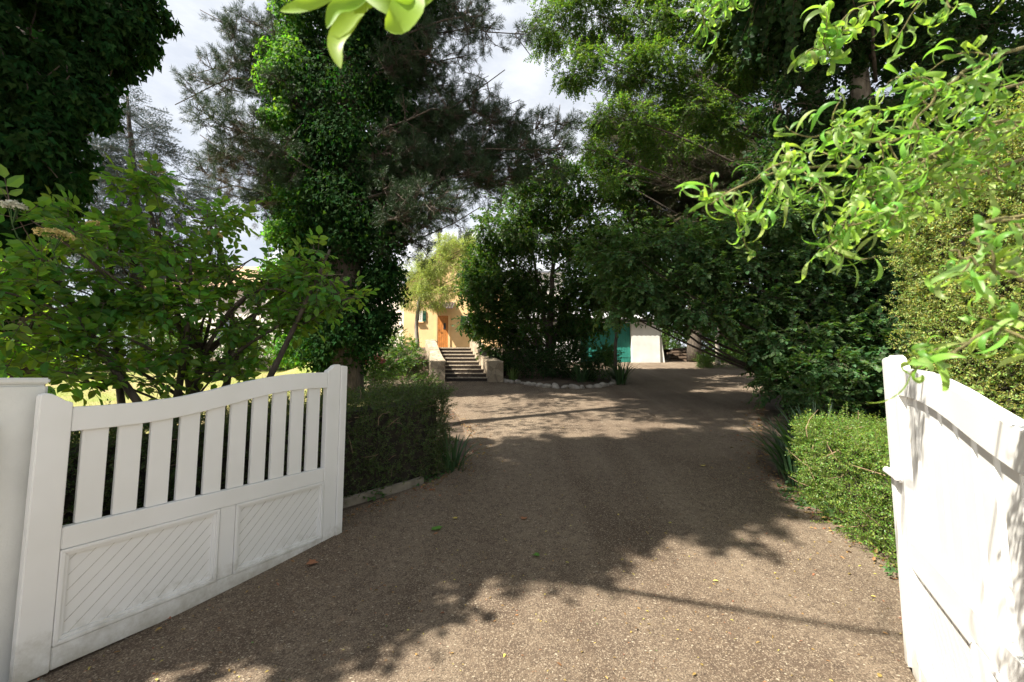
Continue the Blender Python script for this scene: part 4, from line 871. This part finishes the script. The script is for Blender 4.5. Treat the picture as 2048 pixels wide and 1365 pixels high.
base = np.array([at(1390, 720, 22.5)[0], 22.6, 2.3])
beech = tree('beech_tree', 'dark beech closing the gap behind the garage and the feathery tree', 'tree', base, [base, at(1390, 520, 23), at(1380, 260, 23)], [.4, .3, .08], [clump(1330, 430, 23, 120, 70), clump(1440, 400, 23, 130, 80), clump(1300, 340, 23, 90, 50), clump(1400, 300, 23, 120, 60), clump(1520, 330, 23, 110, 80), clump(1360, 520, 23.5, 130, 60), clump(1500, 480, 23, 110, 70)], K['hazel'], 3600, M['dark_broad'], M['bark'], scale=1.5, sub=14, twigs=2)
def groundivy(label, pts, N):
    b = np.array([*pts[0], float(G(*pts[0]))]); t = thing('ground_ivy', b, label, 'ivy'); a = Acc()
    cl = [(np.array([x, y, float(G(x, y))+.04]), np.array([.22, .22, .13])) for x, y in pts]; P, O = cloud(cl, N, 6, .1, .5); P[:, 2] = np.maximum(P[:, 2], G(P[:, 0], P[:, 1])+.03)
    l = .05*rng.uniform(.5, 1.25, len(P)); leaves(a, P, O*[1, 1, .3]+rng.normal(size=P.shape)*.4, np.array([0, 0, 1.])+rng.normal(size=P.shape)*.4, l, l*.95, 'ivy')
    for k in range(14): x, y = pts[k % len(pts)]; a.tube(bez((x, y, float(G(x, y))), (x+rng.normal()*.15, y+rng.normal()*.15, float(G(x, y))+.06), 4), .003, 4, 1)
    mesh('leaves', a, [M['hazel'], M['twig']], t)
groundivy('ground ivy creeping from the foot of the golden hedge by the sunlit gate', [(2.72, 2.72), (2.80, 2.95), (2.72, 2.5), (2.86, 3.2)], 340)
groundivy('ground ivy at the dark end of the golden hedge beside the iris', [(2.92, 3.75), (2.98, 4.1), (3.0, 4.4)], 240)
groundivy('ground ivy spreading below the dark clipped hedge above the kerb', [(-1.5, 4.5), (-1.75, 4.25), (-1.15, 4.8), (-2.0, 4.0), (-.95, 5.0)], 420)
# street tree outside the left edge that shades the drive
base = np.array([-5.6, 1.35, 0.])
cl = [(np.array([-5.6, 1.35, 3.4]), np.array([.9, .7, 1.2])), (np.array([-5.5, 1.2, 5.0]), np.array([1.1, .8, 1.3])), (np.array([-5.7, 1.35, 7.0]), np.array([1.3, 1.0, 1.5])), (np.array([-5.6, 1.4, 9.0]), np.array([1.3, 1.2, 1.5])), (np.array([-5.8, 1.3, 10.8]), np.array([1.1, 1.0, 1.2])),
      (np.array([-6.4, 1.8, 9.5]), np.array([1.2, 1.1, 1.6])), (np.array([-6, 1.15, 12.8]), np.array([1.5, 1.4, 1.6]))]
def bare(a):
    q = np.array([(-5.6, 1.5, 4.0), (-4.6, 1.45, 4.8), (-3.6, 1.17, 5.25), (-3.1, .62, 5.9), (-2.6, .05, 6.6), (-2.2, -.3, 7.1)]); a.tube(q+rng.normal(size=q.shape)*.03, np.linspace(.045, .012, 6), 8)
    for k in (2, 3, 4): a.tube(bez(q[k], q[k]+rng.normal(size=3)*.35, 5, .05, .15), np.linspace(.012, .003, 5), 5)
tree('street_tree', 'tall leafy tree standing on the street side of the gate pillar', 'tree', base, [base, base+[0, .1, 5], base+[-.2, .5, 11]], [.3, .22, .06], cl, K['hazel'], 6500, M['dark_broad'], M['bark'], scale=1.25, sub=10, shell=.1, subr=.5, extra_limbs=bare)

# ------------------------------------------------------------------ island bed, cobbles, litter
ring = np.array([at(px, py, 1) for px, py in ((985, 764), (1040, 770), (1110, 778), (1175, 778), (1232, 770), (1250, 750))])
def gpt(px, py):
    r = ray(px, py); ts = np.linspace(.001, .06, 8000); P = np.array([0, 0, CZ])+r*ts[:, None]; i = np.argmax(P[:, 2] < G(P[:, 0], P[:, 1])); return P[i] if i else P[-1]
ed = np.array([gpt(*q)[:2] for q in ((990, 763), (1040, 769), (1075, 774), (1110, 778), (1150, 779), (1190, 777), (1222, 772), (1243, 762))])
ed = np.vstack([ed, ed[-1]+[.25, 1.2], ed[-1]+[-.1, 3.0]])
cc = np.array([1.6, 15.2]); a = Acc(); n = len(ed); rows = []
for f in (0, .05, .3, .6, 1):
    p = ed*(1-f)+cc*f; rows.append(np.c_[p, G(p[:, 0], p[:, 1])+.03+.18*np.sin(f*1.5)])
V = np.vstack(rows); q = [(i*n+j, i*n+j+1, (i+1)*n+j+1, (i+1)*n+j) for i in range(4) for j in range(n-1)]; a.add(V, np.array(q)); tag(mesh('island_bed', a, M['soil'], smooth=True), kind='structure')
sg = np.r_[0, np.cumsum(np.linalg.norm(np.diff(ed, axis=0), axis=1))]; u = 0.; k = 0
while u < sg[-1]-1.2 and k < 60:
    sx = rng.uniform(.09, .17); u += sx; x, y = np.interp(u, sg, ed[:, 0]), np.interp(u, sg, ed[:, 1]); u += sx*.95; k += 1
    import bmesh
    b = bmesh.new(); bmesh.ops.create_icosphere(b, subdivisions=3, radius=1.); ph = rng.uniform(0, 6.28, 6)
    for v in b.verts:
        f = 1+.10*math.sin(v.co.x*2.3+ph[0])+.09*math.sin(v.co.y*2.9+ph[1])+.07*math.sin(v.co.z*3.1+v.co.x*2+ph[2]); v.co *= f
        v.co.x *= sx*1.05; v.co.y *= sx*rng.uniform(.72, .73); v.co.z *= sx*.62
    for fc in b.faces: fc.smooth = True
    me = bpy.data.meshes.new('cobble'); b.to_mesh(me); b.free(); me.materials.append(M['cobble'])
    o = bpy.data.objects.new('edging_stone', me); COL.objects.link(o); o.location = (x+rng.normal()*.02, y+rng.normal()*.02, float(G(x, y))+.045); o.rotation_euler = (rng.normal()*.15, rng.normal()*.15, rng.uniform(0, 6.28))
    tag(o, 'rounded grey cobble in the row edging the planted island', 'stone', 'cobbles edging the island bed')
# litter: chips and crumbs of leaf lying all over the drive
a = Acc(); n = 4200; ly = 1.2+10*rng.random(n)**1.7; lx = rng.uniform(-1.2, 1.2, n)*ly
keep = (lx > np.interp(ly, [1, 2.1, 3.6, 4.6, 5.3, 12], [-2.3, -2.3, -1.9, -1.0, -.7, -1.5])) & (lx < np.interp(ly, [1, 2.9, 5, 7.6, 12], [2.3, 2.7, 3.0, 4.4, 7]))
lx, ly = lx[keep], ly[keep]; n = len(lx); P = np.stack([lx, ly, G(lx, ly)+.026], -1)
ax = np.c_[rng.normal(size=(n, 2)), rng.normal(size=n)*.12]; up = np.array([0, 0, 1.])+rng.normal(size=(n, 3))*.25
ln = rng.gamma(3, .0032, n)+.005; mm = rng.random(n)
for k, (lo, hi) in enumerate(((0, .78), (.78, .96), (.96, 1))):
    s = (mm >= lo) & (mm < hi); leaves(a, P[s], ax[s], up[s], ln[s], ln[s]*rng.uniform(.3, .6, s.sum()), 'hex', k)
n = 2600; ly = rng.uniform(2.0, 11, n); lf = np.interp(ly, [1, 2.1, 3.6, 4.6, 5.3, 6, 7.6, 12], [-2.5, -2.5, -1.9, -1.0, -.72, -.6, -.9, -3.2]); rt_ = np.interp(ly, [1, 2.9, 3.6, 5.3, 7.6, 12], [3.0, 2.85, 2.9, 3.2, 4.5, 7.4])
dd = rng.exponential(.14, n); lx = np.where(rng.random(n) < .5, lf+dd, rt_-dd); P = np.stack([lx, ly, G(lx, ly)+.028], -1); ax = np.c_[rng.normal(size=(n, 2)), rng.normal(size=n)*.2]; up = np.array([0, 0, 1.])+rng.normal(size=(n, 3))*.4
ln = rng.gamma(3, .006, n)+.008; leaves(a, P, ax, up, ln, ln*rng.uniform(.35, .6, n), 'hex', 0)
tag(mesh('leaf_litter', a, [M['fallen_brown'], M['fallen_yellow'], M['fallen_green']]), kind='stuff')
def fallen(px, py, l, mat, label):
    p = gpt(px, py); a = Acc(); th = rng.uniform(0, 6.28); lob = [(0, 0), (.15, .25), (.05, .5), (.35, .38), (.55, .55), (.62, .25), (1, 0)]
    pts = np.array(lob+[(x, -y) for x, y in lob[-2:0:-1]])*l; R = np.array([[math.cos(th), -math.sin(th)], [math.sin(th), math.cos(th)]]); q = pts@R.T
    V = np.c_[q+p[:2], G(p[0], p[1])+.032+.12*np.abs(pts[:, 1])+.02*rng.random(len(pts))*l*4]; cen = np.r_[q.mean(0)+p[:2], G(p[0], p[1])+.03]
    n = len(V); a.add(np.vstack([V, cen]), np.array([(i, (i+1) % n, n) for i in range(n)])); tag(mesh('fallen_leaf', a, M[mat]), label, 'leaf')
fallen(880, 1068, .10, 'fallen_green', 'large green lobed leaf fallen on the shaded drive')
fallen(1043, 1046, .07, 'fallen_brown', 'orange-brown leaf fallen on the shaded middle of the drive')
fallen(1404, 936, .07, 'fallen_yellow', 'pale cream leaf fallen near the iris side of the drive')
fallen(1080, 1120, .06, 'fallen_green', 'small green leaf fallen at the edge of the gate shade')
fallen(612, 1137, .09, 'fallen_brown', 'curled brown leaf beside the stop of the slatted gate')
fallen(915, 1044, .05, 'fallen_yellow', 'yellow-green leaf fallen beside the dark hedge kerb')

# ------------------------------------------------------------------ willow sprays in front
wt = thing('willow_tree', (3.4, -.9, 0), 'curly-leaved willow with sunlit sprays hanging into view over the gate', 'tree')
wood = Acc(); a = Acc()
tr_ = np.array([(3.4, -.9, -.1), (3.35, -.8, 1.2), (3.2, -.6, 2.4), (3.0, -.5, 3.6)]); wood.tube(tr_, [.16, .13, .11, .06], 12)
def curly(acc, P, d, L, W, curl, m=0):
    """curled tapering willow leaves, all at once"""
    n = len(P); seg = 12; d = norm(d); ax = norm(np.cross(d, rdir(n))); side = norm(np.cross(ax, d)*.25+ax*.95+rng.normal(size=(n, 3))*.25)
    p = P.copy(); V = []; tw = rng.normal(size=n)*.12
    for i in range(seg+1):
        f = i/seg; w = W*(math.sin(math.pi*min(1, f*.88+.06))**1.15)*(1 if i < seg else .05)*(.35 if i == 0 else 1)
        s = norm(side-(side*d).sum(-1, keepdims=True)*d); nn = np.cross(d, s)
        V += [p-s*w[:, None]*.5+nn*w[:, None]*.16, p, p+s*w[:, None]*.5+nn*w[:, None]*.16]
        ang = curl*(.35+1.3*f)/seg; ca, sa = np.cos(ang)[:, None], np.sin(ang)[:, None]
        d = norm(d*ca+np.cross(ax, d)*sa+np.array([0, 0, -.035])); ax = norm(ax+np.cross(d, ax)*tw[:, None]*.9); p = p+d*(L/seg)[:, None]
        side = norm(side+np.cross(d, side)*tw[:, None])
    V = np.stack(V, 1); nv = V.shape[1]
    q = np.array([(i*3+j, i*3+j+1, (i+1)*3+j+1, (i+1)*3+j) for i in range(seg) for j in range(2)])
    acc.add(V.reshape(-1, 3), (q[None]+(np.arange(n)*nv)[:, None, None]).reshape(-1, 4), m)
def wbranch(pts, r0, ntw, tl, per, ll=.10, lw=.0155, t0=.25, hang=.5):
    P = np.array([at(*q) for q in pts]); q = np.linspace(0, 1, len(P)); tt = np.linspace(0, 1, 40)
    fine = np.stack([np.interp(tt, q, P[:, i]) for i in range(3)], -1)
    for i in range(3): fine[2:-2, i] = np.convolve(fine[:, i], np.ones(5)/5, 'valid')
    fine[3:-1] += .004*np.sin(np.arange(36)*.9)[:, None]*rdir(1)
    wood.tube(fine, np.linspace(r0, .0014, 40), 6)
    pos = []; dr = []
    for k in range(ntw):
        f = t0+(1-t0)*(k+rng.random())/ntw; i = min(int(f*39), 38); d0 = norm(fine[i+1]-fine[i]); d = norm(d0*.5+rng.normal(size=3)*.65+[0, 0, -hang*.5]); l = tl*rng.uniform(.5, 1.2)
        p = fine[i].copy(); path = [p.copy()]; sw = rdir(1)[0]
        for s in range(9):
            d = norm(d+np.array([0, 0, -.16*hang])+.28*np.cross(d, sw)+rng.normal(size=3)*.07); p = p+d*l/9; path.append(p.copy())
            for z in range(per): pos.append(p+rng.normal(size=3)*.003); dr.append(norm(d*.5+rdir(1)[0]*.8+[0, 0, -.25*hang]))
        wood.tube(np.array(path), np.linspace(.0022, .0008, 10), 4)
    pos = np.array(pos); dr = np.array(dr); n = len(pos)
    curly(a, pos, dr, ll*rng.uniform(.6, 1.2, n), lw*rng.uniform(.8, 1.3, n), rng.choice([-1, 1], n)*rng.uniform(1.2, 6.5, n))
WS = .655
WB0 = wbranch
def wbranch(pts, r0, ntw, tl, per, ll=.10, lw=.0155, t0=.25, hang=.5):
    WB0([(x, y, D*WS) for x, y, D in pts], r0*WS, max(1, int(ntw*.85)), tl*WS*1.25, per, ll*WS*1.05, lw*WS*.76, t0, hang)
rt = np.array([(2300, 180, 1.45)])
wbranch([(2400, 130, 1.6), (2050, 250, 1.4), (1900, 310, 1.3), (1750, 340, 1.2), (1600, 330, 1.15), (1480, 370, 1.1), (1420, 410, 1.1)], .007, 26, .13, 1)
wbranch([(2400, 200, 1.6), (2050, 320, 1.35), (1900, 360, 1.3), (1780, 390, 1.2), (1690, 430, 1.15), (1660, 460, 1.15)], .006, 22, .13, 1)
wbranch([(2400, 100, 1.6), (2050, 160, 1.3), (1900, 220, 1.25), (1780, 290, 1.2), (1700, 280, 1.15), (1670, 240, 1.1)], .006, 20, .12, 1)
wbranch([(2400, 60, 1.5), (2050, 90, 1.1), (1950, 130, 1.05), (1880, 180, 1.05), (1820, 260, 1.05)], .006, 15, .12, 1, .10)
WB0([(2400, -60, 1.6), (2000, -30, 1.4), (1850, -20, 1.35), (1720, 10, 1.32), (1660, 60, 1.32), (1620, 130, 1.32)], .004, 10, .12, 1, .12, .0165, .45)
wbranch([(2400, -80, 1.5), (2050, -70, 1.1), (1900, -30, 1.0), (1820, 10, 1.0)], .005, 8, .12, 1, .10)
wbranch([(2400, 400, 1.3), (2060, 430, .95), (1980, 440, .9), (1930, 470, .9)], .004, 4, .10, 1, .09)
wbranch([(2400, 560, 1.2), (2060, 560, .85), (1990, 540, .8), (1940, 520, .8), (1900, 500, .8)], .004, 3, .07, 1, .09)
wbranch([(2400, 620, 1.2), (2060, 640, .8), (1990, 650, .8), (1930, 690, .8), (1890, 720, .8)], .004, 6, .09, 1, .085)
wbranch([(2400, 300, 1.5), (2050, 240, 1.25), (1960, 250, 1.2), (1880, 300, 1.2), (1800, 360, 1.2), (1730, 380, 1.15)], .006, 24, .13, 1)
WB0([(1640, -180, 1.5), (1500, -80, 1.35), (1440, -10, 1.3), (1400, 40, 1.3)], .003, 13, .10, 1, .085, .0115, .3)
wbranch([(2150, 450, 1.4), (2060, 500, 1.2), (1960, 560, 1.1)], .004, 1, .05, 1, .08)
# the near sprig at the top of the frame
P = np.array([at(700, -40, .42), at(740, -25, .42), at(650, -20, .42), at(820, -40, .42), at(850, -30, .42)])
for s, e in ((at(1100, -500, .7), at(740, -25, .42)), (at(740, -25, .42), at(640, -20, .42))): wood.tube(bez(s, e, 8, .02, .05), np.linspace(.003, .0012, 8), 6)
def manual(acc, pts, D, W):
    Q = np.array([at(x, y, D+dz) for x, y, dz in pts]); n = 14; q = np.linspace(0, 1, len(Q)); tt = np.linspace(0, 1, n)
    C = np.stack([np.interp(tt, q, Q[:, i]) for i in range(3)], -1)
    for i in range(3): C[1:-1, i] = np.convolve(C[:, i], [.25, .5, .25], 'valid')
    T = norm(np.gradient(C, axis=0)); sd = norm(np.cross(T, np.array([0, 1., .35]))); nn = np.cross(T, sd)
    w = (W*np.sin(np.pi*np.clip(tt*.86+.1, 0, 1))**.8)[:, None]; w[-1] *= .1
    V = np.stack([C-sd*w*.5+nn*w*.15, C, C+sd*w*.5+nn*w*.15], 1).reshape(-1, 3); acc.add(V, np.array([(i*3+j, i*3+j+1, (i+1)*3+j+1, (i+1)*3+j) for i in range(n-1) for j in range(2)]))
sp_a = a; a = Acc()
manual(a, [(765, 0, 0), (722, 5, .01), (688, 60, 0), (670, 92, -.01), (682, 138, -.01)], .42, .023)
manual(a, [(745, -20, 0), (705, 8, 0), (670, 18, -.01), (654, 58, -.01)], .42, .017)
manual(a, [(690, -25, 0), (640, 2, 0), (600, 14, 0), (560, 22, .01)], .42, .015)
manual(a, [(730, -10, .0), (780, 15, -.005), (830, 10, 0), (872, -12, .01)], .42, .020)
manual(a, [(800, -50, 0), (825, 10, 0), (800, 45, -.01), (770, 58, -.01)], .42, .034)
mesh('near_leaves', a, M['sprig'], wt, smooth=True); a = sp_a
for s in ((2400, 130, 1.6*WS), (2400, 60, 1.5*WS), (2400, -60, 1.5*WS), (2400, 400, 1.3*WS), (2400, 600, 1.2*WS), (1640, -180, 1.5)):
    wood.tube(bez(tr_[2 if s[1] > 100 else 3], at(*s), 9, .1, .03), np.linspace(.03, .004, 9), 7)
wood.tube(bez(tr_[3], at(1100, -500, .7), 9, .05, .03), np.linspace(.02, .003, 9), 6)
mesh('trunk', wood, M['willow_bark'], wt, smooth=True); mesh('leaves', a, M['willow'], wt, smooth=True)

# ------------------------------------------------------------------ light, sky, camera
EL, AZ = math.radians(51.5), math.radians(63)     # AZ: direction the light travels, from forward towards the right
ld = np.array([math.sin(AZ)*math.cos(EL), math.cos(AZ)*math.cos(EL), -math.sin(EL)])
from mathutils import Vector
su = bpy.data.lights.new('sun', 'SUN'); su.energy = 5.0; su.angle = math.radians(.53); su.color = (1, .935, .82)
so = bpy.data.objects.new('sun', su); COL.objects.link(so); so.rotation_euler = Vector(ld).to_track_quat('-Z', 'Y').to_euler(); so.location = (-20, -8, 30)
w = bpy.data.worlds.new('World'); S.world = w; w.use_nodes = True; nt = w.node_tree; bg = nt.nodes['Background']
sky = nt.nodes.new('ShaderNodeTexSky'); sky.sky_type = 'NISHITA'; sky.sun_disc = False; sky.sun_elevation = EL
sky.sun_rotation = math.atan2(-ld[0], -ld[1]); sky.air_density = 1.0; sky.dust_density = 2.0; sky.ozone_density = 1.5
tc = nt.nodes.new('ShaderNodeTexCoord'); mp = nt.nodes.new('ShaderNodeMapping'); mp.inputs['Scale'].default_value = (1, 1, 2.6); nt.links.new(tc.outputs['Generated'], mp.inputs[0])
cf = noise(nt, mp.outputs[0], 2.2, 7, .6); cr = ramp(nt, cf, [(.34, (.5, .5, .5)), (.58, (1, 1, 1))])
cm = mixc(nt, cr, sky.outputs[0], (6.9, 7.2, 7.7)); nt.links.new(cm, bg.inputs[0]); bg.inputs[1].default_value = .05
cam = bpy.data.cameras.new('camera'); co = bpy.data.objects.new('camera', cam); COL.objects.link(co); S.camera = co
co.location = (0, 0, CZ); co.rotation_euler = (math.pi/2+PIT, 0, 0); cam.sensor_width = 36; cam.lens = 36*F/2048; cam.clip_start = .02; cam.clip_end = 2000
cam.dof.use_dof = True; cam.dof.focus_distance = 5.; cam.dof.aperture_fstop = 5.6
S.view_settings.view_transform = 'Standard'; S.view_settings.look = 'None'; S.view_settings.exposure = 1.53; S.view_settings.gamma = 1
S.render.engine = 'CYCLES'; cy = S.cycles; cy.max_bounces = 7; cy.diffuse_bounces = 4; cy.transmission_bounces = 5; cy.glossy_bounces = 2; cy.use_denoising = True; cy.use_adaptive_sampling = True; cy.adaptive_threshold = .02
cy.sample_clamp_indirect = 6
